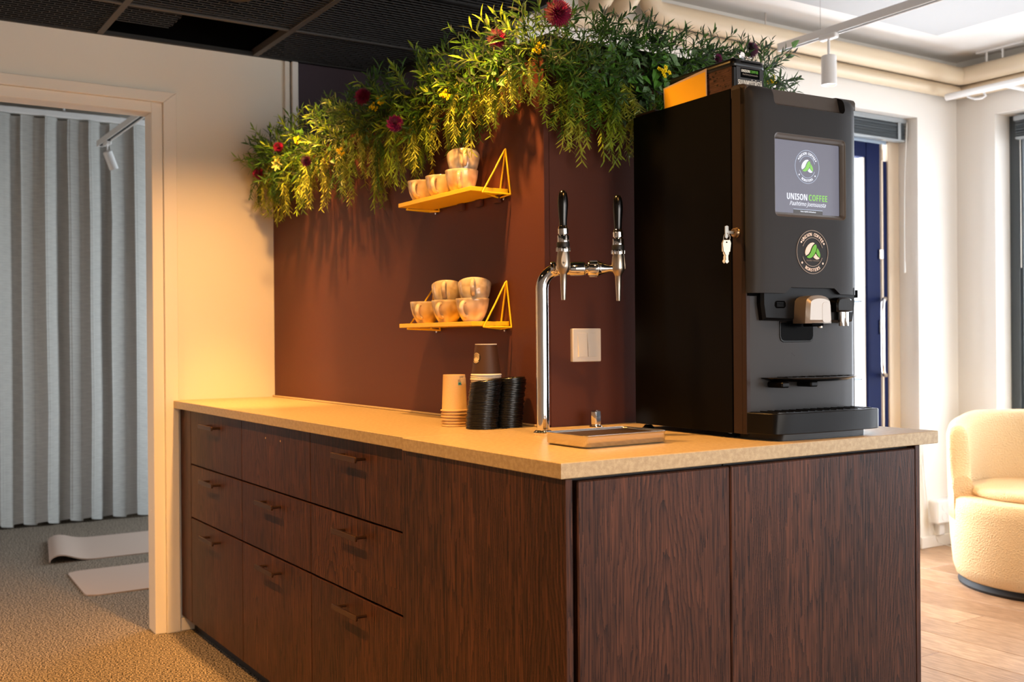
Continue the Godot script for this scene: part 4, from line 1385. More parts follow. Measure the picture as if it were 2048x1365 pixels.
func paper_cups_and_lids():
	# upside-down kraft cups nested in a stack
	var shell := func(h: float, rb: float, rr: float, lip: float) -> ArrayMesh:
		# standing on its rim: rim at y = 0, closed base at y = h
		return turned([Vector2(rr - 0.002, 0.001), Vector2(rr, 0.0), Vector2(rr + lip, 0.0006), Vector2(rr + lip + 0.0006, 0.0024), Vector2(rr + lip, 0.0042), Vector2(rr - 0.0006, 0.0048), Vector2(rr - 0.0012, 0.006), Vector2(rb + 0.0006, h - 0.0005), Vector2(rb, h), Vector2(rb - 0.0012, h - 0.0002), Vector2(rb - 0.002, h - 0.006), Vector2(0, h - 0.006)], 56)
	var kraft: ArrayMesh = shell.call(0.0955, 0.0285, 0.0338, 0.0020)
	var at := Vector3(0.2655, TOP, -0.8495)
	for k in 6:
		var top := k == 5
		var o := thing("paper_cup", "topmost upside down kraft paper cup with a small printed mark" if top else "nested kraft paper cup, %s from the top of the light brown stack" % ORD[5 - k], "paper cup", at + Vector3(0.0006 * sin(k * 2.0), 0.0001 + k * 0.0078, 0.0006 * cos(k * 1.7)), 0.0, "nested kraft cups")
		part(o, "shell", kraft, M.kraft_paper)
		if top:
			# print: five fine lines and a two colour badge, bent round the cup
			var dirs := atan2(0.839, -0.544) * -1.0
			var yaw := -0.13
			var rad := func(y: float) -> float: return lerpf(0.0332, 0.0288, y / 0.0955) + 0.0008
			var mk := func(y0: float, y1: float, a0: float, a1: float) -> ArrayMesh:
				var s := S()
				s.set_smooth_group(1)
				for i in 6:
					var t0 := lerpf(a0, a1, i / 6.0)
					var t1 := lerpf(a0, a1, (i + 1) / 6.0)
					var p := func(t: float, y: float) -> Vector3: return Vector3(sin(t) * rad.call(y), y, cos(t) * rad.call(y))
					quad(s, p.call(t0, y0), p.call(t1, y0), p.call(t1, y1), p.call(t0, y1), Vector3(sin(t0), 0, cos(t0)))
				return done(s)
			var face := atan2(-0.544, 0.839)
			for i in 7:
				part(o, "print_line", mk.call(0.0905 - i * 0.0021, 0.0915 - i * 0.0021, face + 0.55 - (0.16 if i > 3 else 0.0), face + 0.98), M.mark_grey)
			part(o, "print_badge", mk.call(0.0690, 0.0765, face + 0.40, face + 0.72), M.print_teal)
			part(o, "print_badge", mk.call(0.0690, 0.0765, face + 0.725, face + 0.95), M.print_red)
			part(o, "print_line", mk.call(0.0715, 0.0742, face + 0.5, face + 0.6), M.print_dark)
	# dark brown cups with pale rims
	var bh := 0.0835
	var sleeve := turned([Vector2(0.0386, 0.0056), Vector2(0.0284, bh - 0.0012), Vector2(0.0278, bh - 0.0010)], 56)
	var inner := turned([Vector2(0.0366, 0.001), Vector2(0.0385, 0.0), Vector2(0.0405, 0.0006), Vector2(0.0410, 0.0024), Vector2(0.0405, 0.0042), Vector2(0.0385, 0.0052), Vector2(0.0372, 0.0058)], 56)
	var foot := turned([Vector2(0.0286, bh - 0.0022), Vector2(0.0290, bh - 0.0008), Vector2(0.0286, bh), Vector2(0.0272, bh - 0.0002), Vector2(0.026, bh - 0.006), Vector2(0, bh - 0.006)], 56)
	at = Vector3(0.3400, TOP, -0.8120)
	for k in 24:
		var top := k == 23
		var o := thing("paper_cup", "topmost upside down dark brown paper cup with a round emblem" if top else "nested dark brown paper cup, %s pale rim from the top of the tall stack" % ORD[23 - k], "paper cup", at + Vector3(0.0008 * sin(k * 2.3), 0.0001 + k * 0.0057, 0.0008 * cos(k * 1.9)), 0.0, "nested dark brown cups")
		part(o, "rim", inner, M.white_paper, Transform3D(), "pale rolled rim")
		part(o, "sleeve", sleeve, M.brown_paper)
		if top:
			part(o, "foot_rim", foot, M.white_paper, Transform3D(), "pale rim at the cup foot")
			var face := atan2(-0.544, 0.839) - 0.85
			var y0 := 0.047
			var rr := lerpf(0.0386, 0.0284, (y0 - 0.0056) / (bh - 0.0068)) + 0.0004
			var tilt := atan2(0.0102, bh - 0.0068)
			var x := Transform3D(Basis(Vector3.UP, face) * Basis(Vector3.RIGHT, -tilt), Vector3(sin(face) * rr, y0, cos(face) * rr))
			part(o, "emblem_disc", bent_disc(0.0148, 0.0, rr), M.print_dark, x)
			part(o, "emblem_inner", bent_disc(0.0108, 0.0004, rr), M.print_cream, x)
			var s := S()
			for q in 3:
				bent_arc(s, 0.0035 + q * 0.0026, 0.0045 + q * 0.0026, -10.0, 190.0, 0.0008, rr)
			part(o, "emblem_lines", done(s), M.print_dark, x)
			s = S()
			bent_arc(s, 0.0120, 0.0136, 35.0, 145.0, 0.0006, rr)
			bent_arc(s, 0.0120, 0.0136, 220.0, 320.0, 0.0006, rr)
			part(o, "emblem_lettering", done(s), M.print_cream, x)
	# two leaning stacks of lids
	var lid := turned([Vector2(0, 0.0075), Vector2(0.0335, 0.0075), Vector2(0.0345, 0.0098), Vector2(0.0372, 0.0104), Vector2(0.0384, 0.0092), Vector2(0.0388, 0.0050), Vector2(0.0406, 0.0044), Vector2(0.0412, 0.0028), Vector2(0.0409, 0.0006), Vector2(0.0396, 0.0), Vector2(0.0390, 0.0012), Vector2(0.0378, 0.0040), Vector2(0.037, 0.0082), Vector2(0.0348, 0.0084), Vector2(0.0338, 0.0062), Vector2(0, 0.0062)], 48)
	var spout := turned([Vector2(0, 0.0), Vector2(0.004, 0.0), Vector2(0.0045, 0.0012), Vector2(0.0035, 0.0022), Vector2(0, 0.0024)], 12)
	for q in [[Vector3(0.2790, TOP, -0.7345), 27, 0.0043, 0.013, 0.15, "front", "nested black lids in the front stack"], [Vector3(0.3545, TOP, -0.7370), 27, 0.0045, 0.013, 0.075, "rear", "nested black lids in the rear stack"]]:
		var pos: Vector3 = q[0]
		for k in q[1]:
			var t: float = float(k) / q[1]
			var top: bool = k == q[1] - 1
			var lb: String = ("topmost tilted black plastic lid on the front stack by the kraft cups" if q[5] == "front" else "topmost black plastic lid on the rear stack beside the tap pole") if top else ("black plastic lid, %s from the top of the front leaning stack" if q[5] == "front" else "black plastic lid, %s from the top of the rear stack by the tap pole") % ORD[q[1] - 1 - k]
			var sway: Vector3 = Vector3(0.839, 0, 0.544) * (q[3] * pow(t, 1.3) + 0.0012 * sin(k * 1.9)) + Vector3(0, 0, 0.0008 * cos(k * 2.7))
			var o := thing("cup_cover", lb, "lid", pos + sway + Vector3(0, 0.0001 + k * q[2], 0), 0.0, q[6])
			var lean: float = q[4] * smoothstep(0.35, 1.0, t) + 0.012 * sin(k * 3.1)
			o.basis = Basis(Vector3(0.544, 0, -0.839), lean * -1.0) * Basis(Vector3.UP, 0.6 + 0.4 * sin(k * 1.3))
			part(o, "cap", lid, M.lid_black)
			part(o, "vent", spout, M.lid_black, Transform3D(Basis(), Vector3(0.026, 0.0073, 0)))


# small prints bent round a cylinder of radius rr whose axis is behind the print
func bent(p: Vector2, lift: float, rr: float) -> Vector3:
	var a := p.x / rr
	return Vector3(sin(a) * (rr + lift), p.y, cos(a) * (rr + lift) - rr)


func bent_disc(r: float, lift: float, rr: float) -> ArrayMesh:
	var s := S()
	s.set_smooth_group(1)
	for i in 5:
		for k in 28:
			var a0 := TAU * k / 28.0
			var a1 := TAU * (k + 1) / 28.0
			var r0 := r * i / 5.0
			var r1 := r * (i + 1) / 5.0
			quad(s, bent(Vector2(cos(a0), sin(a0)) * r0, lift, rr), bent(Vector2(cos(a1), sin(a1)) * r0, lift, rr), bent(Vector2(cos(a1), sin(a1)) * r1, lift, rr), bent(Vector2(cos(a0), sin(a0)) * r1, lift, rr), Vector3(0, 0, 1))
	return done(s)


func bent_arc(s: SurfaceTool, r0: float, r1: float, d0: float, d1: float, lift: float, rr: float):
	for k in 24:
		var a0 := deg_to_rad(lerpf(d0, d1, k / 24.0))
		var a1 := deg_to_rad(lerpf(d0, d1, (k + 1) / 24.0))
		s.set_smooth_group(1)
		quad(s, bent(Vector2(cos(a0), sin(a0)) * r0, lift, rr), bent(Vector2(cos(a1), sin(a1)) * r0, lift, rr), bent(Vector2(cos(a1), sin(a1)) * r1, lift, rr), bent(Vector2(cos(a0), sin(a0)) * r1, lift, rr), Vector3(0, 0, 1))


# ---------------------------------------------------------------- drinks tap
func one_tap(o: Node3D, at: Vector3, face: float):
	var y := func(v: float) -> float: return 0.391 + (538.0 - v) / 850.0
	var x := Transform3D(Basis(Vector3.UP, face), at)
	var s := S()
	lathe(s, [Vector2(0, y.call(603)), Vector2(0.0049, y.call(603)), Vector2(0.0053, y.call(601)), Vector2(0.0068, y.call(575)), Vector2(0.0078, y.call(554)), Vector2(0.0083, y.call(553)), Vector2(0.0095, y.call(550)), Vector2(0.0145, y.call(543)), Vector2(0.0156, y.call(538)), Vector2(0.0157, y.call(532)), Vector2(0.0146, y.call(518)), Vector2(0.0130, y.call(510.5)), Vector2(0, y.call(510))], 36, x)
	part(o, "tap_body", done(s), M.brushed_steel)
	s = S()
	lathe(s, [Vector2(0.012, y.call(510.5)), Vector2(0.0158, y.call(510)), Vector2(0.0162, y.call(507)), Vector2(0.0162, y.call(504)), Vector2(0.0155, y.call(501.5)), Vector2(0.0120, y.call(501))], 36, x)
	for k in 10:
		var a := TAU * k / 10.0
		box(s, Vector3(cos(a) * 0.0160, y.call(505.7), sin(a) * 0.0160), Vector3(0.0015, 0.0085, 0.0022), 0.0004, x * Transform3D(Basis(), Vector3.ZERO))
	lathe(s, [Vector2(0.011, y.call(492)), Vector2(0.0136, y.call(491.5)), Vector2(0.0136, y.call(480)), Vector2(0.0126, y.call(478)), Vector2(0.0098, y.call(477.5)), Vector2(0.0096, y.call(476)), Vector2(0.0122, y.call(475.5)), Vector2(0.0124, y.call(466)), Vector2(0.0112, y.call(464.5)), Vector2(0.0104, y.call(461.5)), Vector2(0.0090, y.call(460))], 36, x, 35.0, 30)
	part(o, "tap_collar", done(s), M.chrome)
	s = S()
	lathe(s, [Vector2(0.010, y.call(501.4)), Vector2(0.0146, y.call(501)), Vector2(0.0148, y.call(499)), Vector2(0.0148, y.call(493)), Vector2(0.0143, y.call(491.4)), Vector2(0.010, y.call(491.2))], 36, x)
	part(o, "seal_ring", done(s), M.black_rubber)
	s = S()
	lathe(s, [Vector2(0.0086, y.call(460.2)), Vector2(0.0090, y.call(459)), Vector2(0.0094, y.call(448)), Vector2(0.0108, y.call(434)), Vector2(0.0119, y.call(422)), Vector2(0.0120, y.call(414)), Vector2(0.0112, y.call(405)), Vector2(0.0092, y.call(397)), Vector2(0.0062, y.call(392.5)), Vector2(0.0030, y.call(391.2)), Vector2(0, y.call(391))], 32, x, 60.0)
	part(o, "tap_handle", done(s), M.black_gloss, Transform3D(), "tall black lever handle")
	# drop shaped badge
	var drop := PackedVector2Array()
	for k in 33:
		var t := k / 32.0 * TAU
		var w := 0.0072 * sin(t) * pow(sin(t * 0.5), 0.9)
		drop.append(Vector2(w, 0.0185 * cos(t)))
	drop.remove_at(32)
	s = S()
	var lean := -0.09
	var bx_ := x * Transform3D(Basis(Vector3.RIGHT, lean), Vector3(0, y.call(524), 0.0123))
	prism(s, drop, 0.0, 0.0034, 0.0010, bx_)
	part(o, "badge", done(s), M.emblem_grey)
	s = S()
	prism(s, PackedVector2Array([Vector2(0, 0.0042), Vector2(-0.0016, 0.0015), Vector2(-0.0027, -0.0008), Vector2(-0.0018, -0.0028), Vector2(0, -0.0034), Vector2(0.0018, -0.0028), Vector2(0.0027, -0.0008), Vector2(0.0014, 0.0008), Vector2(0.0010, 0.0002), Vector2(0.0013, -0.0010), Vector2(0, -0.0018), Vector2(-0.0012, -0.0008), Vector2(-0.0006, 0.0012)]), 0.0033, 0.0038, 0.0, bx_ * Transform3D(Basis(), Vector3(0, -0.0085, 0)))
	part(o, "badge_mark", done(s), M.mark_grey)


func tap_tower():
	var o := thing("tap_tower", "polished chrome drinks tap pole with two black handled taps", "tap", Vector3(0.2955, TOP, -0.4840), deg_to_rad(-32.97))
	part(o, "base_flange", turned([Vector2(0, 0.0), Vector2(0.0225, 0.0), Vector2(0.0230, 0.0012), Vector2(0.0230, 0.0068), Vector2(0.0222, 0.0080), Vector2(0.0205, 0.0084), Vector2(0.0200, 0.0098), Vector2(0.0188, 0.0112), Vector2(0.0172, 0.0114), Vector2(0.0160, 0.0124), Vector2(0, 0.0124)], 48, 25.0), M.chrome)
	var pts := [Vector3(0, 0.010, 0), Vector3(0, 0.1, 0), Vector3(0, 0.2, 0), Vector3(0, 0.3, 0), Vector3(0, 0.345, 0)]
	for k in range(1, 9):
		var a := k / 8.0 * PI / 2
		pts.append(Vector3(0.046 - 0.046 * cos(a), 0.345 + 0.046 * sin(a), 0))
	pts.append(Vector3(0.07, 0.391, 0))
	pts.append(Vector3(0.102, 0.391, 0))
	part(o, "pipe", tubed(pts, 0.0152, 40), M.chrome)
	var along := Basis(Vector3(0, 0, 1), -PI / 2)   # lathe axis to local x
	var s := S()
	lathe(s, [Vector2(0.0, 0.020), Vector2(0.0180, 0.020), Vector2(0.0186, 0.0215), Vector2(0.0186, 0.0300), Vector2(0.0180, 0.0315), Vector2(0.0, 0.0315)], 40, Transform3D(along, Vector3(0, 0.391, 0)))
	part(o, "clamp_ring", done(s), M.chrome)
	s = S()
	lathe(s, [Vector2(0.0155, 0.066), Vector2(0.0166, 0.067), Vector2(0.0166, 0.098), Vector2(0.0150, 0.101), Vector2(0.0120, 0.103), Vector2(0.0120, 0.107), Vector2(0.0175, 0.108), Vector2(0.0190, 0.111), Vector2(0.0190, 0.131), Vector2(0.0178, 0.134), Vector2(0.0158, 0.136), Vector2(0.0150, 0.140), Vector2(0.0085, 0.158), Vector2(0.0085, 0.170)], 40, Transform3D(along, Vector3(0, 0.391, 0)))
	for k in 12:
		var a := TAU * k / 12.0
		box(s, Vector3(0.121, 0.391 + cos(a) * 0.0188, sin(a) * 0.0188), Vector3(0.019, 0.0022, 0.0022), 0.0006)
	part(o, "coupling", done(s), M.chrome)
	s = S()
	lathe(s, [Vector2(0.013, 0.0), Vector2(0.0142, 0.010), Vector2(0.0142, 0.030), Vector2(0.0170, 0.031), Vector2(0.0170, 0.050), Vector2(0.0140, 0.053), Vector2(0.0090, 0.066), Vector2(0.0090, 0.075)], 40, Transform3D(Basis(Vector3(1, 0, 0), PI / 2), Vector3(0.0464, 0.391, 0)))
	part(o, "coupling", done(s), M.chrome)
	one_tap(o, Vector3(0.0464, 0, 0.085), 0.0)
	one_tap(o, Vector3(0.1795, 0, 0.0), PI / 2)
	# drip tray with a perforated plate
	var t := thing("drip_tray", "shallow stainless steel drip tray with a dark perforated plate", "tray", Vector3(0.291, TOP, -0.2385), deg_to_rad(1.2))
	s = S()
	var rings := []
	for q in [[-0.010, 0.0, 0.010], [-0.0055, 0.0012, 0.012], [-0.0012, 0.005, 0.013], [-0.0010, 0.0220, 0.013], [0.0, 0.0255, 0.013], [0.0016, 0.0262, 0.014], [0.0016, 0.0270, 0.014], [-0.0010, 0.0272, 0.012], [-0.0030, 0.0262, 0.011], [-0.0034, 0.0218, 0.011]]:
		var r := rrect(0.226 + q[0] * 2, 0.145 + q[0] * 2, q[2], 6)
		var ring := []
		for p in r:
			ring.append(Vector3(p.x, q[1], p.y))
		rings.append(ring)
	loft(s, rings, true, false, 5)
	part(t, "basin", done(s), M.polished_steel)
	var dm := mat("perforated_plate", Color.WHITE, 0.42, 0.55)
	var im := Image.create(64, 64, false, Image.FORMAT_RGB8)
	im.fill(Color(0.30, 0.235, 0.18))
	for yy in 64:
		for xx in 64:
			for c in [Vector2(16, 16), Vector2(48, 48)]:
				if Vector2(xx, yy).distance_to(c) < 9.0:
					im.set_pixel(xx, yy, Color(0.03, 0.025, 0.02))
	dm.albedo_texture = ImageTexture.create_from_image(im)
	tripl(dm, Vector3(95, 95, 95), false)
	var x := Transform3D(Basis(Vector3(1, 0, 0), PI / 2), Vector3.ZERO)
	part(t, "perforated_plate", prismed(rrect(0.2192, 0.1382, 0.011, 5), -0.0232, -0.0212, 0.0004, x, true, true), dm)
	# small chrome rinser behind it
	var g := thing("glass_rinser", "small square chrome rinser knob behind the drip tray", "rinser", Vector3(0.5275, TOP, -0.5830), deg_to_rad(16.0))
	part(g, "base_flange", turned([Vector2(0, 0), Vector2(0.0165, 0), Vector2(0.0170, 0.002), Vector2(0.0160, 0.004), Vector2(0.0120, 0.0055), Vector2(0.009, 0.006), Vector2(0, 0.006)], 32), M.chrome)
	s = S()
	prism(s, rrect(0.0225, 0.040, 0.0055, 5, Vector2(0, 0.024)), -0.009, 0.009, 0.003, Transform3D(), true, true)
	part(g, "block", done(s), M.chrome)


# ---------------------------------------------------------------- coffee machine
const MW := 0.3556


func front_b(a: float, y: float) -> float:
	var k := [[0.0, 0.0443], [0.004, 0.0535], [0.012, 0.0605], [0.024, 0.0645], [0.038, 0.0660], [0.15, 0.0675], [0.275, 0.0670], [0.298, 0.0650], [0.316, 0.0610], [0.333, 0.0530], [0.346, 0.0420], [0.3556, 0.0270]]
	var b: float = k[-1][1]
	for i in k.size() - 1:
		if a <= k[i + 1][0]:
			b = lerpf(k[i][1], k[i + 1][1], (a - k[i][0]) / (k[i + 1][0] - k[i][0]))
			break
	var e := clampf((y - 0.752) / 0.031, 0.0, 1.0)
	return b - 0.020 * (1.0 - sqrt(maxf(0.0, 1.0 - e * e)))


func emblem(o: Node3D, x: Transform3D, r: float, white: Material, green: Material, line: Material, script_: bool):
	var at := x.scaled_local(Vector3(r, r, 1.0))
	var s := S()
	ring_band(s, 0.965, 0.995, 0, 360, 0.0, 0.0005, 64)
	ring_band(s, 0.635, 0.665, 18, 158, 0.0, 0.0005, 40)
	ring_band(s, 0.635, 0.665, 200, 338, 0.0, 0.0005, 40)
	part(o, "emblem_ring", done(s), line, at)
	part(o, "emblem_lettering", ring_text("UNISON COFFEE", 0.145, 0.80, 88.0, 8.3), white, at)
	part(o, "emblem_lettering", ring_text("ROASTERS", 0.145, 0.815, 270.5, 8.6, false), white, at)
	for d in [148.0, 29.0, 217.0, 322.0]:
		part(o, "emblem_dot", prismed(disc(0.05, 12, Vector2(cos(deg_to_rad(d)), sin(deg_to_rad(d))) * 0.82), 0.0, 0.0005), white, at)
	s = S()
	var f := func(p: Array) -> PackedVector2Array:
		var out := PackedVector2Array()
		for q in p:
			out.append(Vector2((q[0] - 733.0) / 345.0, (745.0 - q[1]) / 490.0))
		return out
	prism(s, f.call([[780, 545], [740, 530], [690, 545], [640, 590], [600, 650], [575, 720], [570, 780], [588, 830], [640, 795], [675, 740], [698, 670], [728, 605]]), 0.0, 0.0006, 0.0, Transform3D(), false)
	part(o, "emblem_bean", done(s), white, at)
	s = S()
	prism(s, f.call([[800, 778], [832, 832], [884, 876], [860, 900], [820, 906], [780, 888], [749, 855], [776, 815]]), 0.0, 0.0006, 0.0, Transform3D(), false)
	part(o, "emblem_bean", done(s), white, at)
	s = S()
	prism(s, f.call([[805, 570], [775, 582], [742, 622], [715, 690], [690, 760], [652, 818], [601, 850], [625, 878], [670, 885], [720, 860], [770, 800], [803, 730], [822, 650], [819, 600]]), 0.0, 0.0006, 0.0, Transform3D(), false)
	part(o, "emblem_leaf", done(s), green, at)
	s = S()
	prism(s, f.call([[836, 650], [862, 690], [885, 740], [898, 800], [893, 864], [862, 840], [832, 800], [809, 748], [826, 690]]), 0.0, 0.0006, 0.0, Transform3D(), false)
	part(o, "emblem_leaf", done(s), green, at)
	if script_:
		part(o, "emblem_script", fitted(slanted("Quality roasters", 0.06, 1.0), 0.84, 0.085), line, at * Transform3D(Basis(), Vector3(0.02, -0.39, 0)))


# scale a flat mesh about its middle to a wanted width and height
func fitted(m: Mesh, w: float, h: float) -> ArrayMesh:
	var bb := m.get_aabb()
	var s := S()
	var c := bb.get_center()
	var sc := Vector3(w / bb.size.x, h / bb.size.y, 1.0)
	s.append_from(m, 0, Transform3D(Basis.from_scale(sc), -c * sc))
	return s.commit()


func coffee_machine():
	var o := thing("coffee_machine", "large black coffee machine with a lit screen on the worktop", "coffee machine", Vector3(0.5835, TOP, -0.1518), -0.0456)
	part(o, "body", b2(Vector3(0.001, 0.0125, -0.3599), Vector3(MW, 0.783, -0.0022), 0.002), M.machine_side)
	part(o, "side_panel", b2(Vector3(-0.0005, 0.0118, -0.3602), Vector3(0.002, 0.7836, -0.0028), 0.0006), M.machine_side)
	part(o, "door_edge", b2(Vector3(0.0, 0.0125, 0.001), Vector3(MW, 0.779, 0.030), 0.001), M.machine_strip)
	part(o, "door_edge", b2(Vector3(0.0, 0.0125, 0.0295), Vector3(0.012, 0.779, 0.0432), 0.001), M.machine_strip)
	part(o, "rear_hinge", b2(Vector3(0.0, 0.7836, -0.357), Vector3(0.03, 0.791, -0.275), 0.003), M.machine_strip)
	# curved upper cover with openings for the screen and the top grip
	var as_ := [0.0, 0.004, 0.012, 0.024, 0.038, 0.0655, 0.0948, 0.1132, 0.18, 0.249, 0.2684, 0.2895, 0.312, 0.330, 0.343, 0.351, 0.3556]
	var ys := [0.0, 0.36, 0.43, 0.495, 0.681, 0.7425, 0.752, 0.762, 0.770, 0.777, 0.783]
	var bot := func(a: float) -> float:
		return 0.324 + 0.0135 * (smoothstep(0.0948, 0.1132, a) - smoothstep(0.249, 0.2684, a))
	var open := func(i: int, j: int) -> bool:
		if i < 0 or j < 0 or i >= as_.size() - 1 or j >= ys.size() - 1:
			return true
		var am: float = (as_[i] + as_[i + 1]) * 0.5
		var ym: float = (ys[j] + ys[j + 1]) * 0.5
		return am > 0.0655 and am < 0.2895 and ((ym > 0.495 and ym < 0.681) or ym > 0.7425)
	var pt := func(i: int, j: int, back: bool) -> Vector3:
		var a: float = as_[i]
		var y: float = ys[j] if j > 0 else bot.call(a)
		return Vector3(a, y, (0.030 if y < 0.78 else 0.026) if back else front_b(a, y))
	var s := S()
	for i in as_.size() - 1:
		for j in ys.size() - 1:
			if open.call(i, j):
				continue
			s.set_smooth_group(1)
			quad(s, pt.call(i, j, false), pt.call(i + 1, j, false), pt.call(i + 1, j + 1, false), pt.call(i, j + 1, false), Vector3(0, 0, 1))
			s.set_smooth_group(-1)
			for e in [[-1, 0, i, j, i, j + 1, Vector3(-1, 0, 0)], [1, 0, i + 1, j, i + 1, j + 1, Vector3(1, 0, 0)], [0, -1, i, j, i + 1, j, Vector3(0, -1, 0)], [0, 1, i, j + 1, i + 1, j + 1, Vector3(0, 1, 0)]]:
				if open.call(i + e[0], j + e[1]):
					quad(s, pt.call(e[2], e[3], false), pt.call(e[4], e[5], false), pt.call(e[4], e[5], true), pt.call(e[2], e[3], true), e[6])
	# rounded corners of the two openings
	for hole in [[0.0655, 0.2895, 0.495, 0.681, true], [0.0655, 0.2895, 0.7425, 0.80, false]]:
		var r := 0.011
		for q in [[hole[0], hole[2], 1, 1], [hole[1], hole[2], -1, 1], [hole[1], hole[3], -1, -1], [hole[0], hole[3], 1, -1]]:
			if q[3] == -1 and not hole[4]:
				continue
			var c := Vector2(q[0] + q[2] * r, q[1] + q[3] * r)
			for k in 5:
				var a0 := k / 5.0 * PI / 2
				var a1 := (k + 1) / 5.0 * PI / 2
				var p0 := c - Vector2(q[2] * cos(a0), q[3] * sin(a0)) * r
				var p1 := c - Vector2(q[2] * cos(a1), q[3] * sin(a1)) * r
				tri(s, Vector3(q[0], q[1], front_b(q[0], 0.5)), Vector3(p0.x, p0.y, front_b(p0.x, 0.5)), Vector3(p1.x, p1.y, front_b(p1.x, 0.5)), Vector3(0, 0, 1))
	part(o, "upper_cover", done(s), M.machine_front)
	# top of the door: rounded shoulders left and right of the grip
	s = S()
	for q in [[0.0, 0.0655], [0.2895, 0.3500]]:
		var poly := PackedVector2Array([Vector2(-0.004, 0.760), Vector2(0.046, 0.760), Vector2(0.046, 0.778), Vector2(0.042, 0.784), Vector2(0.034, 0.7875), Vector2(0.020, 0.789), Vector2(0.002, 0.789), Vector2(-0.004, 0.785)])
		prism(s, poly, -q[1] + 0.0004, -q[0] - 0.0004, 0.004, Transform3D(Basis(Vector3(0, 0, 1), Vector3(0, 1, 0), Vector3(-1, 0, 0)), Vector3.ZERO), true, true)
	part(o, "door_shoulder", done(s), M.machine_bezel)
	# grip: a sloping lip
	s = S()
	s.set_smooth_group(-1)
	var gl := [Vector2(0.0655, 0.7425), Vector2(0.2895, 0.7425)]
	quad(s, Vector3(0.0660, 0.7425, 0.0655), Vector3(0.289, 0.7425, 0.0655), Vector3(0.289, 0.7500, 0.050), Vector3(0.0660, 0.7500, 0.050), Vector3(0, 1, 1))
	quad(s, Vector3(0.0660, 0.7500, 0.050), Vector3(0.289, 0.7500, 0.050), Vector3(0.289, 0.783, 0.042), Vector3(0.0660, 0.783, 0.042), Vector3(0, 0.2, 1))
	quad(s, Vector3(0.0660, 0.783, 0.042), Vector3(0.289, 0.783, 0.042), Vector3(0.289, 0.787, 0.028), Vector3(0.0660, 0.787, 0.028), Vector3(0, 1, 0.2))
	quad(s, Vector3(0.0660, 0.787, 0.028), Vector3(0.289, 0.787, 0.028), Vector3(0.289, 0.787, -0.002), Vector3(0.0660, 0.787, -0.002), Vector3(0, 1, 0))
	quad(s, Vector3(0.0660, 0.787, -0.002), Vector3(0.289, 0.787, -0.002), Vector3(0.289, 0.76, -0.002), Vector3(0.0660, 0.76, -0.002), Vector3(0, 0, -1))
	part(o, "top_grip", done(s), M.machine_bezel)
	# screen with its sloping bezel
	s = S()
	var rings := []
	for q in [[0.224, 0.186, 0.011, 0.0668, Vector2(0.1775, 0.588)], [0.221, 0.183, 0.0105, 0.0664, Vector2(0.1775, 0.588)], [0.2060, 0.1640, 0.003, 0.0525, Vector2(0.1815, 0.5885)], [0.2060, 0.1640, 0.003, 0.0495, Vector2(0.1815, 0.5885)]]:
		var ring := []
		for p in rrect(q[0], q[1], q[2], 5, q[4]):
			ring.append(Vector3(p.x, p.y, q[3]))
		rings.append(ring)
	s.set_smooth_group(1)
	for i in rings.size() - 1:
		for k in rings[0].size():
			var l: int = (k + 1) % rings[0].size()
			quad(s, rings[i][k], rings[i][l], rings[i + 1][l], rings[i + 1][k], Vector3(0, 0, 1))
	part(o, "screen_bezel", done(s), M.machine_bezel)
	var scr := part(o, "screen", prismed(rrect(0.2065, 0.1645, 0.002, 3, Vector2(0.1815, 0.5885)), 0.046, 0.0505, 0.0), M.screen_glow, Transform3D(), "lit grey screen")
	var zf := 0.0507
	emblem(scr, Transform3D(Basis(), Vector3(0.1818, 0.6142, zf)), 0.0385, M.screen_white, M.screen_green, M.screen_ring, false)
	part(scr, "screen_lettering", fitted(text_mesh("UNISON", 0.0138), 0.0630, 0.0142), M.screen_white, Transform3D(Basis(), Vector3(0.1497, 0.5446, zf)))
	part(scr, "screen_lettering", fitted(text_mesh("COFFEE", 0.0138), 0.0590, 0.0142), M.screen_green, Transform3D(Basis(), Vector3(0.2160, 0.5446, zf)))
	part(scr, "screen_script", fitted(slanted("Paahtimo Joensuusta", 0.008, 1.0), 0.114, 0.0125), M.screen_white, Transform3D(Basis(), Vector3(0.1838, 0.5282, zf)))
	part(scr, "screen_tab", b2(Vector3(0.138, 0.5070, zf - 0.0003), Vector3(0.230, 0.5155, zf + 0.0002)), M.screen_tab)
	part(scr, "screen_tab_edge", b2(Vector3(0.138, 0.5155, zf - 0.0003), Vector3(0.230, 0.5170, zf + 0.0002)), M.screen_ring)
	part(scr, "screen_lettering", fitted(text_mesh("Paina näyttöä aloittaaksesi", 0.003, false), 0.048, 0.0042), M.screen_white, Transform3D(Basis(), Vector3(0.184, 0.5115, zf + 0.0003)))
	# round emblem on the cover
	emblem(o, Transform3D(Basis(), Vector3(0.1790, 0.4185, 0.0678)), 0.0500, M.logo_cream, M.logo_green, M.logo_line, true)
	# lower front
	var plan := PackedVector2Array([Vector2(0.0, 0.02), Vector2(0.002, 0.037), Vector2(0.010, 0.0390), Vector2(0.03, 0.0412), Vector2(0.06, 0.0432), Vector2(0.10, 0.0446), Vector2(0.15, 0.0452), Vector2(0.20, 0.0450), Vector2(0.25, 0.0438), Vector2(0.30, 0.0412), Vector2(0.335, 0.0372), Vector2(0.349, 0.0325), Vector2(0.3545, 0.023), Vector2(0.3545, 0.02)])
	var flip := Transform3D(Basis(Vector3(1, 0, 0), Vector3(0, 0, 1), Vector3(0, -1, 0)), Vector3.ZERO)   # plan (a, b) with depth downwards
	part(o, "lower_front", prismed(plan, -0.345, -0.040, 0.0, flip), M.machine_lower)
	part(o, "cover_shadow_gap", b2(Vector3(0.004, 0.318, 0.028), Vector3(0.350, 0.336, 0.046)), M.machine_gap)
	# brewing head
	s = S()
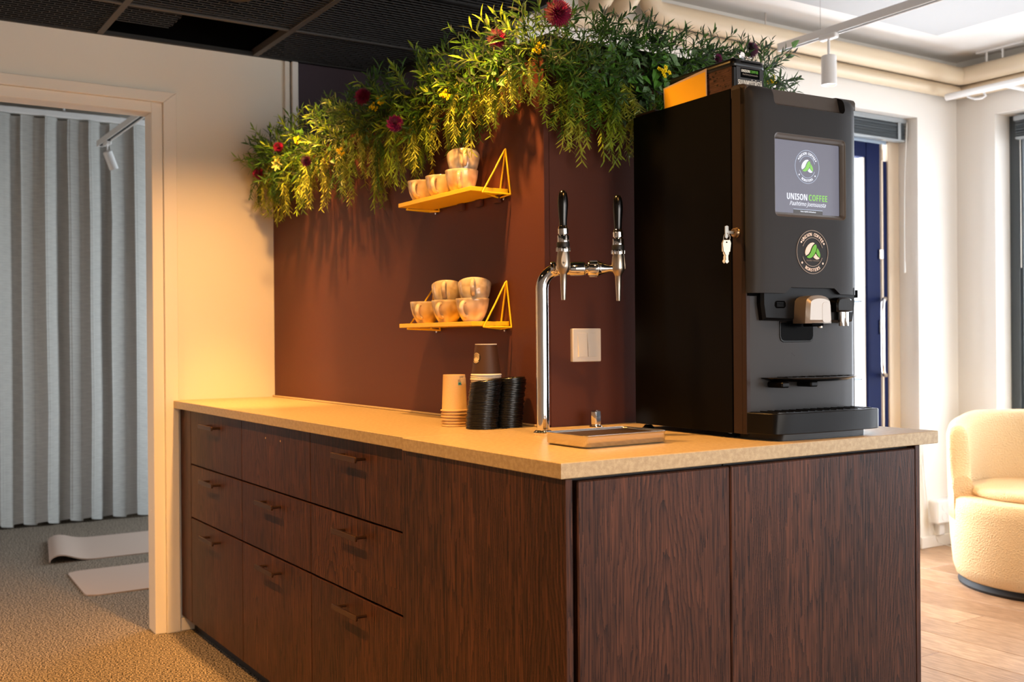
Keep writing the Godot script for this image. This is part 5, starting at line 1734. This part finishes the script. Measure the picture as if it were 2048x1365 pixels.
	prism(s, PackedVector2Array([Vector2(0.0335, 0.345), Vector2(0.0335, 0.300), Vector2(0.0395, 0.264), Vector2(0.30, 0.258), Vector2(0.322, 0.262), Vector2(0.330, 0.300), Vector2(0.330, 0.345)]), 0.036, 0.0585, 0.006, Transform3D(), false)
	part(o, "dispensing_head", done(s), M.machine_dark)
	s = S()
	prism(s, rrect(0.034, 0.0165, 0.007, 5, Vector2(0.0875, 0.2990)), 0.058, 0.0592, 0.0006)
	var slot := part(o, "coin_slot", done(s), M.machine_gap)
	for k in 4:
		part(slot, "slot_rib", b2(Vector3(0.0765, 0.2945 + k * 0.0028, 0.0588), Vector3(0.0965, 0.2958 + k * 0.0028, 0.0598)), M.machine_dark)
	var arch := PackedVector2Array([Vector2(-0.041, -0.031), Vector2(0.041, -0.031)])
	for k in 11:
		var a := k / 10.0 * PI
		arch.append(Vector2(0.0385 * cos(a) * (1.0 if absf(cos(a)) < 0.99 else 1.0), 0.0) + Vector2(0, 0.006 + 0.026 * pow(sin(a), 0.55)))
	s = S()
	prism(s, arch, 0.056, 0.1005, 0.0075, Transform3D(Basis(), Vector3(0.1690, 0.2875, 0)))
	var spo := part(o, "spout_cover", done(s), M.spout_silver, Transform3D(), "silver spout cover")
	s = S()
	prism(s, rrect(0.026, 0.046, 0.008, 5, Vector2(0.1870, 0.2810)), 0.1003, 0.1009, 0.0004)
	part(spo, "cover_plate", done(s), M.spout_silver)
	part(o, "spout_nozzle", b2(Vector3(0.148, 0.2495, 0.066), Vector3(0.186, 0.2585, 0.094), 0.002), M.machine_gap)
	part(o, "spout_nozzle", turned([Vector2(0, 0), Vector2(0.005, 0), Vector2(0.0055, 0.011), Vector2(0, 0.011)], 16), M.emblem_grey, Transform3D(Basis(), Vector3(0.1800, 0.2465, 0.088)))
	# water outlet
	s = S()
	prism(s, PackedVector2Array([Vector2(-0.026, -0.016), Vector2(0.026, -0.016), Vector2(0.0265, 0.004), Vector2(0.022, 0.014), Vector2(0.012, 0.0175), Vector2(-0.012, 0.0175), Vector2(-0.022, 0.014), Vector2(-0.0265, 0.004)]), 0.052, 0.083, 0.004, Transform3D(Basis(), Vector3(0.2680, 0.2990, 0)))
	part(o, "water_outlet", done(s), M.black_gloss)
	for k in 2:
		part(o, "water_tube", turned([Vector2(0.003, 0), Vector2(0.0062, 0.0), Vector2(0.0066, 0.002), Vector2(0.0066, 0.034), Vector2(0, 0.034)], 20), M.chrome, Transform3D(Basis(), Vector3(0.2700 + 0.0145 * k, 0.2510, 0.068)))
	# brewer window
	var win := PackedVector2Array([Vector2(0.0975, 0.262), Vector2(0.0975, 0.228), Vector2(0.1005, 0.2185), Vector2(0.1080, 0.2145), Vector2(0.1940, 0.2145), Vector2(0.2015, 0.2185), Vector2(0.2045, 0.228), Vector2(0.2045, 0.262)])
	part(o, "window_rim", prismed(win, 0.040, 0.0462, 0.001), M.black_gloss)
	var wi := PackedVector2Array()
	for p in win:
		wi.append(Vector2(0.151, 0.240) + (p - Vector2(0.151, 0.240)) * Vector2(0.94, 0.86))
	part(o, "brewer_window", prismed(wi, 0.0455, 0.0468, 0.0006), M.tinted_window)
	# engraved maker's mark: an outline square with a star corner
	s = S()
	var mk := [Vector2(0.1335, 0.1675), Vector2(0.1560, 0.1675), Vector2(0.1560, 0.1910), Vector2(0.1335, 0.1910)]
	for k in 4:
		var a: Vector2 = mk[k]
		var b: Vector2 = mk[(k + 1) % 4]
		box2(s, Vector3(minf(a.x, b.x) - 0.0003, minf(a.y, b.y) - 0.0003, 0.0444), Vector3(maxf(a.x, b.x) + 0.0003, maxf(a.y, b.y) + 0.0003, 0.0450))
	tube(s, [Vector3(0.1350, 0.1900, 0.0448), Vector3(0.1430, 0.1835, 0.0448), Vector3(0.1555, 0.1865, 0.0448), Vector3(0.1500, 0.1790, 0.0448), Vector3(0.1500, 0.1690, 0.0448)], 0.0004, 6)
	part(o, "engraved_mark", done(s), M.machine_gap)
	# cup shelf
	var sh := PackedVector2Array([Vector2(0.044, 0.040), Vector2(0.047, 0.062), Vector2(0.060, 0.084), Vector2(0.090, 0.101), Vector2(0.135, 0.110), Vector2(0.190, 0.112), Vector2(0.245, 0.106), Vector2(0.290, 0.090), Vector2(0.325, 0.066), Vector2(0.338, 0.040)])
	s = S()
	var r0 := []
	var r1 := []
	var r2 := []
	for p in sh:
		var c := Vector2(0.19, 0.045)
		var q := c + (p - c) * 0.80
		r0.append(Vector3(q.x, 0.1265, q.y))
		r1.append(Vector3(p.x, 0.1345, p.y))
		r2.append(Vector3(p.x, 0.1362, p.y))
	loft(s, [r0, r1, r2], true, true, 5)
	var cs := part(o, "cup_shelf", done(s), M.black_gloss)
	for k in 9:
		part(cs, "shelf_rib", b2(Vector3(0.085 + k * 0.024, 0.1360, 0.050), Vector3(0.089 + k * 0.024, 0.1374, 0.096 - 0.0035 * absf(k - 4))), M.machine_dark)
	for a in [0.062, 0.150]:
		part(o, "shelf_bracket", b2(Vector3(a, 0.1140, 0.040), Vector3(a + 0.024, 0.1270, 0.088), 0.003), M.machine_dark)
	# drip tray and foot
	var tr := PackedVector2Array([Vector2(0.0, 0.026), Vector2(0.0005, 0.0465), Vector2(0.0135, 0.104), Vector2(0.0175, 0.112), Vector2(0.026, 0.1165), Vector2(0.060, 0.1215), Vector2(0.12, 0.1255), Vector2(0.18, 0.1265), Vector2(0.24, 0.1255), Vector2(0.30, 0.1215), Vector2(0.330, 0.1180), Vector2(0.3385, 0.114), Vector2(0.3425, 0.106), Vector2(0.3556, 0.0465), Vector2(0.3556, 0.026)])
	part(o, "drip_tray", prismed(tr, -0.0605, -0.0150, 0.0014, flip, true, true), M.machine_dark)
	var gr := PackedVector2Array()
	for p in tr:
		gr.append(Vector2(0.178, 0.075) + (p - Vector2(0.178, 0.075)) * Vector2(0.93, 0.80))
	var gp := part(o, "drip_grille", prismed(gr, -0.0618, -0.0590, 0.0005, flip), M.black_gloss)
	for k in 14:
		part(gp, "grille_rib", b2(Vector3(0.032 + k * 0.022, 0.0616, 0.050), Vector3(0.036 + k * 0.022, 0.0632, 0.108)), M.machine_dark)
	part(o, "tray_foot", prismed(PackedVector2Array([Vector2(0.020, 0.0), Vector2(0.030, 0.060), Vector2(0.040, 0.106), Vector2(0.050, 0.1105), Vector2(0.11, 0.1155), Vector2(0.18, 0.1165), Vector2(0.24, 0.1150), Vector2(0.290, 0.1110), Vector2(0.298, 0.106), Vector2(0.310, 0.060), Vector2(0.315, 0.0)]), -0.0152, -0.0004, 0.0, flip), M.black_rubber)
	# feet
	for a in [0.020, MW - 0.020]:
		for b in [-0.335, -0.032]:
			var ft := part(o, "foot", turned([Vector2(0, 0.0), Vector2(0.0150, 0.0), Vector2(0.0155, 0.0015), Vector2(0.0120, 0.004), Vector2(0.0085, 0.0085), Vector2(0, 0.0085)], 24), M.black_rubber, Transform3D(Basis(), Vector3(a, 0.0002, b)))
			part(ft, "foot_bolt", turned([Vector2(0, 0.008), Vector2(0.0058, 0.008), Vector2(0.0058, 0.0130), Vector2(0, 0.0130)], 16), M.trim_white)
	# lock
	var ax := Basis(Vector3(0, 0, 1), PI / 2)   # lathe axis to -a
	var lk := part(o, "lock", turned([Vector2(0.0115, 0.0), Vector2(0.0115, 0.002), Vector2(0.0100, 0.004), Vector2(0.0098, 0.0090), Vector2(0.0088, 0.0100), Vector2(0.0060, 0.0102), Vector2(0.0058, 0.0090), Vector2(0, 0.0090)], 28), M.lock_brass, Transform3D(ax, Vector3(0.0, 0.4592, 0.0150)), "round brass lock")
	part(lk, "keyway", bx(Vector3(0, 0.0092, 0), Vector3(0.0012, 0.0006, 0.008)), M.machine_gap)
	keys()
	box_on_machine()


func local_to_machine(p: Vector3) -> Vector3:
	return Transform3D(Basis(Vector3.UP, -0.0456), Vector3(0.5835, TOP, -0.1518)) * p


func keys():
	var o := thing("key_ring", "nickel keys on a ring hanging from the lock of the coffee machine", "keys", local_to_machine(Vector3(0.0, 0.4592, 0.0150)), -0.0456)
	part(o, "lock_key", bx(Vector3(-0.017, 0, 0), Vector3(0.016, 0.007, 0.002), 0.0005), M.key_nickel)
	var s := S()
	prism(s, PackedVector2Array([Vector2(-0.0240, -0.009), Vector2(-0.0240, 0.013), Vector2(-0.0285, 0.0150), Vector2(-0.0345, 0.013), Vector2(-0.0345, -0.012), Vector2(-0.0295, -0.0145)]), -0.0011, 0.0011, 0.0004, Transform3D(Basis(), Vector3.ZERO), false, true)
	part(o, "key_bow", done(s), M.key_nickel)
	var face := Basis(Vector3.UP, atan2(-0.544, 0.839) + 0.0456)
	var c := Vector3(-0.029, -0.0085, 0.0)
	var ring := []
	for k in 28:
		var a := TAU * k / 28.0
		ring.append(c + face * Vector3(cos(a) * 0.0072, sin(a) * 0.0105 - 0.004, 0.0012 * sin(a)))
	part(o, "split_ring", tubed(ring, 0.0006, 8, true), M.key_nickel)
	s = S()
	var x := Transform3D(face, c + Vector3(0, -0.013, 0))
	var out := PackedVector2Array([Vector2(-0.0070, 0.0045), Vector2(0.0070, 0.0045), Vector2(0.0094, -0.003), Vector2(0.0072, -0.0215), Vector2(0.0048, -0.0230), Vector2(0.0048, -0.0265), Vector2(0.0030, -0.0300), Vector2(0.0030, -0.0400), Vector2(0.0042, -0.0420), Vector2(0.0040, -0.0445), Vector2(0.0, -0.0480), Vector2(-0.0038, -0.0445), Vector2(-0.0038, -0.0415), Vector2(-0.0020, -0.0385), Vector2(-0.0030, -0.0365), Vector2(-0.0018, -0.0340), Vector2(-0.0030, -0.0320), Vector2(-0.0016, -0.0300), Vector2(-0.0042, -0.0270), Vector2(-0.0048, -0.0225), Vector2(-0.0072, -0.0215), Vector2(-0.0094, -0.003)])
	prism(s, out, -0.0009, 0.0009, 0.0003, x, false, true)
	part(o, "hanging_key", done(s), M.key_nickel)
	s = S()
	prism(s, out, -0.0030, -0.0014, 0.0003, x * Transform3D(Basis(Vector3(0, 0, 1), -0.10), Vector3(-0.0015, 0, 0)), false, true)
	part(o, "hanging_key", done(s), M.lock_brass)
	s = S()
	prism(s, disc(0.0018, 12, Vector2(-0.0005, -0.0008)), 0.0008, 0.0010, 0.0, x)
	part(o, "key_hole", done(s), M.machine_gap)


func box_on_machine():
	var o := thing("storage_box", "black lidded box with a printed photo sleeve on the coffee machine", "box", local_to_machine(Vector3(0.0, 0.7838, 0.0)), -0.0456)
	var lo := Vector3(0.0065, 0.0, -0.2250)
	var hi := Vector3(0.1010, 0.0525, 0.0)
	part(o, "tub", b2(lo + Vector3(0.0006, 0.0002, 0.0006), hi - Vector3(0.0006, 0, 0.0006), 0.003), M.lid_plastic)
	var s := S()
	s.set_smooth_group(-1)
	uvquad(s, [Vector3(lo.x, 0.001, lo.z), Vector3(lo.x, 0.001, hi.z - 0.004), Vector3(lo.x, hi.y, hi.z - 0.004), Vector3(lo.x, hi.y, lo.z)], [Vector2(0, 1), Vector2(1, 1), Vector2(1, 0), Vector2(0, 0)], Vector3(-1, 0, 0))
	part(o, "photo_sleeve", done(s), M.box_photo)
	part(o, "front_label", b2(Vector3(lo.x + 0.010, 0.001, hi.z - 0.001), Vector3(hi.x - 0.003, hi.y, hi.z + 0.0003)), M.box_label)
	part(o, "label_patch", b2(Vector3(0.0290, 0.0285, hi.z), Vector3(0.0860, 0.0500, hi.z + 0.0006)), M.machine_gap)
	var zf := hi.z + 0.0007
	part(o, "label_lettering", fitted(text_mesh("UNISON", 0.006), 0.0250, 0.0062), M.white_paper, Transform3D(Basis(), Vector3(0.0435, 0.0440, zf)))
	part(o, "label_lettering", fitted(text_mesh("COFFEE", 0.006), 0.0235, 0.0062), M.logo_green, Transform3D(Basis(), Vector3(0.0695, 0.0440, zf)))
	part(o, "label_script", fitted(slanted("Paahtimo Joensuusta", 0.004, 1.0), 0.046, 0.0052), M.logo_line, Transform3D(Basis(), Vector3(0.0570, 0.0360, zf)))
	part(o, "label_lettering", fitted(text_mesh("SUUNMYÖTÄSTÄ", 0.010), 0.072, 0.0145), M.white_paper, Transform3D(Basis(), Vector3(0.0570, 0.0190, zf)))
	part(o, "label_line", b2(Vector3(0.021, 0.0070, hi.z), Vector3(0.093, 0.0078, zf)), M.white_paper)
	s = S()
	var rings := []
	for q in [[0.0012, 0.0520], [0.0025, 0.0540], [0.0025, 0.0600], [0.0008, 0.0655], [-0.0030, 0.0700], [-0.0075, 0.0722]]:
		var ring := []
		for p in rrect(hi.x - lo.x + q[0] * 2, hi.z - lo.z + q[0] * 2, 0.010 + q[0], 5, Vector2((lo.x + hi.x) * 0.5, (lo.z + hi.z) * 0.5)):
			ring.append(Vector3(p.x, q[1], p.y))
		rings.append(ring)
	loft(s, rings, true, true, 5)
	var lid := part(o, "lid", done(s), M.lid_plastic)
	part(lid, "grip_slot", b2(Vector3(0.028, 0.0612, hi.z + 0.0002), Vector3(0.088, 0.0642, hi.z + 0.0026), 0.0008), M.machine_gap)
	# small crinkled metal clip lying on the lid
	var c := thing("metal_clip", "small crinkled silver clip lying on the black storage box", "clip", local_to_machine(Vector3(0.036, 0.8562, -0.004)), 0.2)
	var tab := PackedVector2Array([Vector2(-0.009, 0), Vector2(0.009, 0), Vector2(0.0105, 0.006), Vector2(0.0105, 0.011), Vector2(0.007, 0.0145), Vector2(0.0, 0.0155), Vector2(-0.007, 0.0140), Vector2(-0.0108, 0.010), Vector2(-0.0105, 0.005)])
	part(c, "tab", prismed(tab, -0.003, 0.003, 0.0018, Transform3D(), false, true), M.chrome)
	var pts := []
	for k in 22:
		pts.append(Vector3(0.006 + k * 0.0011, 0.0030 + 0.0022 * sin(k * 1.5), 0.007 + 0.003 * cos(k * 1.5)))
	part(c, "spring", tubed(pts, 0.0010, 6), M.chrome)
	# yellow card leaning on the box
	var k := thing("card", "plain yellow card with a pale border leaning on the storage box", "card", local_to_machine(Vector3(0.0022, 0.7837, -0.1600)), -0.0456)
	var poly := PackedVector2Array([Vector2(-0.0780, 0.0), Vector2(0.0775, 0.0), Vector2(0.0765, 0.0635), Vector2(-0.0815, 0.0500)])
	var face := Transform3D(Basis(Vector3(0, 0, 1), Vector3(0, 1, 0), Vector3(-1, 0, 0)), Vector3.ZERO)
	part(k, "sheet", prismed(poly, 0.0, 0.0008, 0.0, face, false), M.card_paper)
	part(k, "yellow_print", prismed(PackedVector2Array([Vector2(-0.0755, 0.0), Vector2(0.0745, 0.0), Vector2(0.0725, 0.0570), Vector2(-0.0775, 0.0470)]), 0.0007, 0.0011, 0.0, face, false), M.card_yellow)


# ---------------------------------------------------------------- greenery
func garland():
	# pointed leaf sprays, hanging needle strands, broad leaf sprigs, flowers
	var sprays := []
	for v in 6:
		var s := S()
		var pts := []
		var ln := 0.085 + 0.012 * v * 0.5
		var bend := Vector3(rng.randf_range(-0.03, 0.03), 0, rng.randf_range(-0.03, 0.03))
		for k in 7:
			var t := k / 6.0
			pts.append(Vector3(0, ln * t, 0) + bend * t * t)
		tube(s, pts, 0.0010, 4, false, false)
		for k in 12:
			var t := 0.12 + 0.88 * k / 11.0
			var i := mini(int(t * 6.0), 5)
			var p: Vector3 = pts[i].lerp(pts[i + 1], t * 6.0 - i)
			var az := k * 2.4 + rng.randf_range(-0.4, 0.4)
			var el := lerpf(0.35, 1.1, t) + rng.randf_range(-0.15, 0.15)
			var d := Vector3(cos(az) * cos(el), sin(el), sin(az) * cos(el))
			leaf(s, p, d, Vector3(0, 1, 0.2), rng.randf_range(0.032, 0.050), rng.randf_range(0.0065, 0.0095), 0.18)
		sprays.append(done(s))
	var strands := []
	for v in 7:
		var s := S()
		var pts := []
		var sway := Vector3(rng.randf_range(-0.025, 0.025), 0, rng.randf_range(-0.03, 0.03))
		for k in 15:
			var t := k / 14.0
			pts.append(Vector3(0, -0.36 * t, 0) + sway * sin(t * 2.2) + Vector3(0.004 * sin(t * 9.0 + v), 0, 0.004 * cos(t * 8.0 + v)))
		tube(s, pts, 0.0011, 4, false, false)
		var twigs := [[pts, 0.18, 1.0]]
		for q in 4:
			var t0 := rng.randf_range(0.25, 0.75)
			var i0 := int(t0 * 14.0)
			var az := rng.randf_range(0, TAU)
			var l := rng.randf_range(0.07, 0.13)
			var tp := []
			for k in 6:
				var t := k / 5.0
				tp.append(pts[i0] + Vector3(cos(az), 0, sin(az)) * l * 0.32 * sin(t * 1.5) + Vector3(0, -l * t, 0))
			tube(s, tp, 0.0009, 4, false, false)
			twigs.append([tp, 0.15, 0.6])
		for tw in twigs:
			var p: Array = tw[0]
			var m := p.size() - 1
			var n := 44 if m > 8 else 15
			for k in n:
				var t: float = lerpf(tw[1], 1.0, float(k) / (n - 1))
				var i := mini(int(t * m), m - 1)
				var at: Vector3 = p[i].lerp(p[i + 1], t * m - i)
				var az := k * 2.1 + rng.randf_range(-0.6, 0.6)
				var el := rng.randf_range(0.75, 1.15)
				var d := Vector3(cos(az) * cos(el), -sin(el), sin(az) * cos(el))
				var l := rng.randf_range(0.022, 0.037)
				var sd := d.cross(Vector3(sin(az * 3.0), 0.3, cos(az * 3.0))).normalized() * 0.0020
				s.set_smooth_group(-1)
				tri(s, at - sd, at + sd, at + d * l * 0.7 + sd, sd.cross(d))
				tri(s, at - sd, at + d * l * 0.7 + sd, at + d * l * 0.7 - sd, sd.cross(d))
				tri(s, at + d * l * 0.7 - sd, at + d * l * 0.7 + sd, at + d * l, sd.cross(d))
		strands.append(done(s))
	var broad := []
	for v in 3:
		var s := S()
		leaf(s, Vector3.ZERO, Vector3(0, 1, 0), Vector3(0, 0, 1), 0.046 - 0.006 * v, 0.027 - 0.003 * v, 0.12 + 0.05 * v)
		tube(s, [Vector3(0, -0.008, 0), Vector3(0, 0.0, 0.0005), Vector3(0, 0.018, 0.0015)], 0.0008, 4, false, false)
		broad.append(done(s))
	var dahlia := S()
	for k in 170:
		var u := 1.0 - (k + 0.5) / 170.0 * 1.2
		var az := k * 2.39996
		var rr := sqrt(maxf(0.0, 1.0 - u * u))
		var d := Vector3(cos(az) * rr, u, sin(az) * rr)
		leaf(dahlia, d * 0.004, d, Vector3(-sin(az), 0.3, cos(az)).cross(d), 0.020 + 0.009 * rr + 0.003 * sin(k * 5.1), 0.0062, -0.12)
	lathe(dahlia, [Vector2(0.0, -0.006), Vector2(0.008, -0.004), Vector2(0.010, 0.002), Vector2(0.007, 0.009), Vector2(0.0, 0.011)], 12)
	var bloom := done(dahlia)
	var ys := S()
	for k in 8:
		var p := Vector3(rng.randf_range(-0.016, 0.016), rng.randf_range(-0.018, 0.014), rng.randf_range(-0.014, 0.014))
		for q in 5:
			var az := TAU * q / 5.0
			leaf(ys, p, Vector3(cos(az), 0.6, sin(az)), Vector3.UP, 0.0085, 0.007, 0.1)
		lathe(ys, [Vector2(0, 0.001), Vector2(0.003, 0.003), Vector2(0.002, 0.006), Vector2(0, 0.007)], 6, Transform3D(Basis(), p))
	var yellow := done(ys)
	var star := S()
	for q in 7:
		var az := TAU * q / 7.0
		leaf(star, Vector3.ZERO, Vector3(cos(az), 0.35, sin(az)), Vector3.UP, 0.030, 0.013, 0.1)
	var pale := done(star)

	var run := thing("garland", "lush artificial garland hanging along the long plum partition face", "garland")
	var end := thing("garland", "lush artificial garland over the partition end above the coffee machine", "garland")
	var s := S()
	tube(s, [Vector3(0.43, 1.875, -2.585), Vector3(0.415, 1.885, -1.9), Vector3(0.42, 1.875, -1.3), Vector3(0.41, 1.885, -0.9), Vector3(0.42, 1.88, -0.62)], 0.020, 8)
	part(run, "stem_core", done(s), M.twig)
	s = S()
	tube(s, [Vector3(0.43, 1.882, -0.635), Vector3(0.6, 1.880, -0.62), Vector3(0.9, 1.884, -0.625), Vector3(1.19, 1.880, -0.63)], 0.016, 8)
	part(end, "stem_core", done(s), M.twig)
	var bottoms := [[-2.62, 1.57], [-2.3, 1.595], [-1.9, 1.58], [-1.6, 1.55], [-1.24, 1.575], [-1.05, 1.655], [-0.85, 1.585], [-0.72, 1.69], [-0.6, 1.70]]
	var bottom := func(z: float) -> float:
		for i in bottoms.size() - 1:
			if z <= bottoms[i + 1][0]:
				return lerpf(bottoms[i][1], bottoms[i + 1][1], (z - bottoms[i][0]) / (bottoms[i + 1][0] - bottoms[i][0]))
		return 1.7
	# --- along the long face
	for k in 300:
		var z := lerpf(-2.560, -0.575, (k + rng.randf()) / 300.0)
		var y := 1.765 + 0.150 * pow(rng.randf(), 0.8)
		var ph := rng.randf_range(-0.7, 0.9) if y < 1.86 else rng.randf_range(-0.1, 1.9)
		var out := Vector3(-cos(ph), sin(ph), rng.randf_range(-0.6, 0.6))
		if z < -2.44:
			out.z = absf(out.z)
		var x := 0.402 - 0.05 * rng.randf()
		if y > 1.885:
			x = rng.randf_range(0.37, 0.45)
		var lit: String = ["leaf_dark", "leaf_mid", "leaf_mid", "leaf_lime"][rng.randi_range(0, 3)]
		part(run, "leaf_spray", sprays[rng.randi_range(0, 5)], M[lit], aimed(Vector3(x, y, z), out, rng.randf_range(0.70, 1.05)))
	for k in 112:
		var z := lerpf(-2.57, -0.600, (k + rng.randf()) / 112.0)
		var x := rng.randf_range(0.318, 0.398)
		var y0 := rng.randf_range(1.78, 1.90)
		var low: float = bottom.call(z)
		var yb := lerpf(low + 0.01, 1.74, pow(rng.randf(), 1.5))
		var sc := (y0 - yb) / 0.36
		var yaw := rng.randf_range(0, TAU)
		var m: String = ["leaf_lime", "leaf_olive", "leaf_olive", "leaf_lime", "leaf_mid"][rng.randi_range(0, 4)]
		var bs := Basis(Vector3.UP, yaw).scaled(Vector3(1.0, 1.0, 1.0) * lerpf(sc, 1.0, 0.35))
		bs = Basis(bs.x, bs.y.normalized() * sc, bs.z)
		part(run, "hanging_strand", strands[rng.randi_range(0, 6)], M[m], Transform3D(bs, Vector3(x, y0, z)))
	# --- across the end
	for k in 280:
		var x := lerpf(0.365, 1.20, (k + rng.randf()) / 280.0)
		var y := 1.765 + 0.150 * pow(rng.randf(), 0.8)
		var ph := rng.randf_range(-0.8, 0.8) if y < 1.86 else rng.randf_range(-0.1, 1.7)
		var out := Vector3(rng.randf_range(-0.7, 0.7), sin(ph), cos(ph))
		var z := -0.628 + 0.05 * rng.randf()
		if y > 1.885:
			z = rng.randf_range(-0.66, -0.60)
		var lit: String = ["leaf_dark", "leaf_dark", "leaf_mid", "leaf_dark"][rng.randi_range(0, 3)]
		part(end, "leaf_spray", sprays[rng.randi_range(0, 5)], M[lit], aimed(Vector3(x, y, z), out, rng.randf_range(0.62, 0.92)))
	for k in 34:
		var x := lerpf(0.405, 0.82, (k + rng.randf()) / 34.0)
		var y0 := rng.randf_range(1.79, 1.87)
		var yb := lerpf(1.575, 1.72, pow(rng.randf(), 1.2))
		var sc := (y0 - yb) / 0.36
		var bs := Basis(Vector3.UP, rng.randf_range(0, TAU))
		bs = Basis(bs.x, bs.y * sc, bs.z)
		part(end, "hanging_strand", strands[rng.randi_range(0, 6)], M[["leaf_lime", "leaf_mid", "leaf_olive"][rng.randi_range(0, 2)]], Transform3D(bs, Vector3(x, y0, rng.randf_range(-0.612, -0.560))))
	# --- broad leaf sprigs: a short stem and leaves of its own
	for k in 46:
		var on_end := k >= 18
		var host := end if on_end else run
		var at: Vector3
		if on_end:
			at = Vector3(lerpf(0.52, 1.10, (k - 18 + rng.randf()) / 28.0), rng.randf_range(1.80, 1.92), rng.randf_range(-0.595, -0.555))
		else:
			at = Vector3(rng.randf_range(0.325, 0.355), rng.randf_range(1.80, 1.91), lerpf(-2.5, -0.60, pow((k + rng.randf()) / 18.0, 0.75)))
		var st := []
		var ln := rng.randf_range(0.07, 0.13) if on_end else rng.randf_range(0.04, 0.08)
		var sw := rng.randf_range(-0.03, 0.03)
		for q in 6:
			var t := q / 5.0
			st.append(Vector3(sw * t if on_end else 0.0, -ln * t + 0.015 * sin(t * 3.0), 0.0 if on_end else sw * t))
		var sprig := part(host, "broad_leaf_sprig", tubed(st, 0.0011, 6), M.twig, Transform3D(Basis(), at))
		var n := rng.randi_range(5, 8) if on_end else rng.randi_range(3, 6)
		for q in n:
			var t := float(q) / maxi(1, n - 1)
			var i := mini(int(t * 5.0), 4)
			var p: Vector3 = st[i].lerp(st[i + 1], t * 5.0 - i)
			var outw := Vector3(0, 0, 1) if on_end else Vector3(-1, 0, 0)
			var sidew := Vector3(1, 0, 0) if on_end else Vector3(0, 0, 1)
			var d := (sidew * (1.0 if q % 2 == 0 else -1.0) * rng.randf_range(0.3, 1.0) + Vector3(0, -rng.randf_range(0.1, 1.1), 0) + outw * rng.randf_range(0.1, 0.5)).normalized()
			var up := (outw + Vector3(0, 0.5, 0) + sidew * rng.randf_range(-0.4, 0.4)).normalized()
			var sx := d.cross(up).normalized()
			var bs := Basis(sx, d, sx.cross(d)).scaled(Vector3.ONE * rng.randf_range(0.75, 1.1))
			part(sprig, "leaf", broad[rng.randi_range(0, 2)], M.leaf_grey if on_end and k % 3 != 0 else M.leaf_broad, Transform3D(bs, p + d * 0.008))
	# --- flowers
	for q in [[0.300, 1.781, -2.422, 0.85, "petal_maroon", Vector3(-1, 0.05, 0.35)], [0.300, 1.849, -2.209, 0.62, "petal_maroon", Vector3(-0.6, 0.1, 0.9)], [0.290, 1.754, -1.913, 0.62, "petal_plum", Vector3(-0.8, -0.1, 0.9)], [0.285, 1.881, -1.434, 0.92, "petal_maroon", Vector3(-0.9, 0.3, 0.5)], [0.285, 1.761, -1.220, 0.80, "petal_plum", Vector3(-0.3, -0.1, 1.0)], [0.285, 1.873, -0.659, 0.80, "petal_maroon", Vector3(-0.4, 0.1, 1.0)]]:
		part(run, "dahlia_flower", bloom, M[q[4]], aimed(Vector3(q[0], q[1], q[2]), q[5], q[3]))
	for q in [[0.381, 1.917, -0.53, 1.10, "petal_maroon", Vector3(-0.45, 0.15, 0.9)], [1.048, 1.928, -0.545, 0.85, "petal_plum", Vector3(0.7, 0.2, 0.6)], [0.919, 1.884, -0.54, 0.45, "petal_plum", Vector3(0.3, 0, 1)]]:
		part(end, "dahlia_flower", bloom, M[q[4]], aimed(Vector3(q[0], q[1], q[2]), q[5], q[3]))
	for q in [[0.29, 1.843, -2.009], [0.285, 1.742, -1.620], [0.285, 1.838, -1.371], [0.285, 1.852, -1.325], [0.283, 1.787, -0.923], [0.345, 1.839, -0.567], [0.295, 1.807, -2.218]]:
		part(run, "yellow_flower_cluster", yellow, M.petal_yellow, aimed(Vector3(q[0], q[1], q[2]), Vector3(-1, 0.2, 0.4), 0.9))
	for q in [[0.722, 1.822, -0.53], [1.152, 1.861, -0.56]]:
		part(end, "yellow_flower_cluster", yellow, M.petal_yellow, aimed(Vector3(q[0], q[1], q[2]), Vector3(0, 0.2, 1), 1.0))
	part(run, "pale_flower", pale, M.petal_cream, aimed(Vector3(0.295, 1.783, -2.208), Vector3(-0.8, 0, 0.6), 0.9))
	# a thin twig that sticks out at the free end
	var tw := [Vector3(1.16, 1.90, -0.60), Vector3(1.19, 1.92, -0.585), Vector3(1.215, 1.945, -0.57), Vector3(1.235, 1.965, -0.56)]
	var sp := part(end, "broad_leaf_sprig", tubed(tw, 0.0010, 6), M.twig)
	for q in [[3, Vector3(0.7, 0.8, 0.1)], [2, Vector3(1, -0.1, 0.2)], [1, Vector3(0.2, 1, 0.2)]]:
		part(sp, "leaf", broad[1], M.leaf_broad, aimed(tw[q[0]], q[1], 0.8))


# local +y turned to a direction
func aimed(at: Vector3, dir: Vector3, sc: float) -> Transform3D:
	dir = dir.normalized()
	var sx := dir.cross(Vector3(0.3, 0.2, 0.93)).normalized()
	var bs := Basis(sx, dir, sx.cross(dir)) * Basis(Vector3.UP, rng.randf_range(0, TAU))
	return Transform3D(bs.scaled(Vector3.ONE * sc), at)
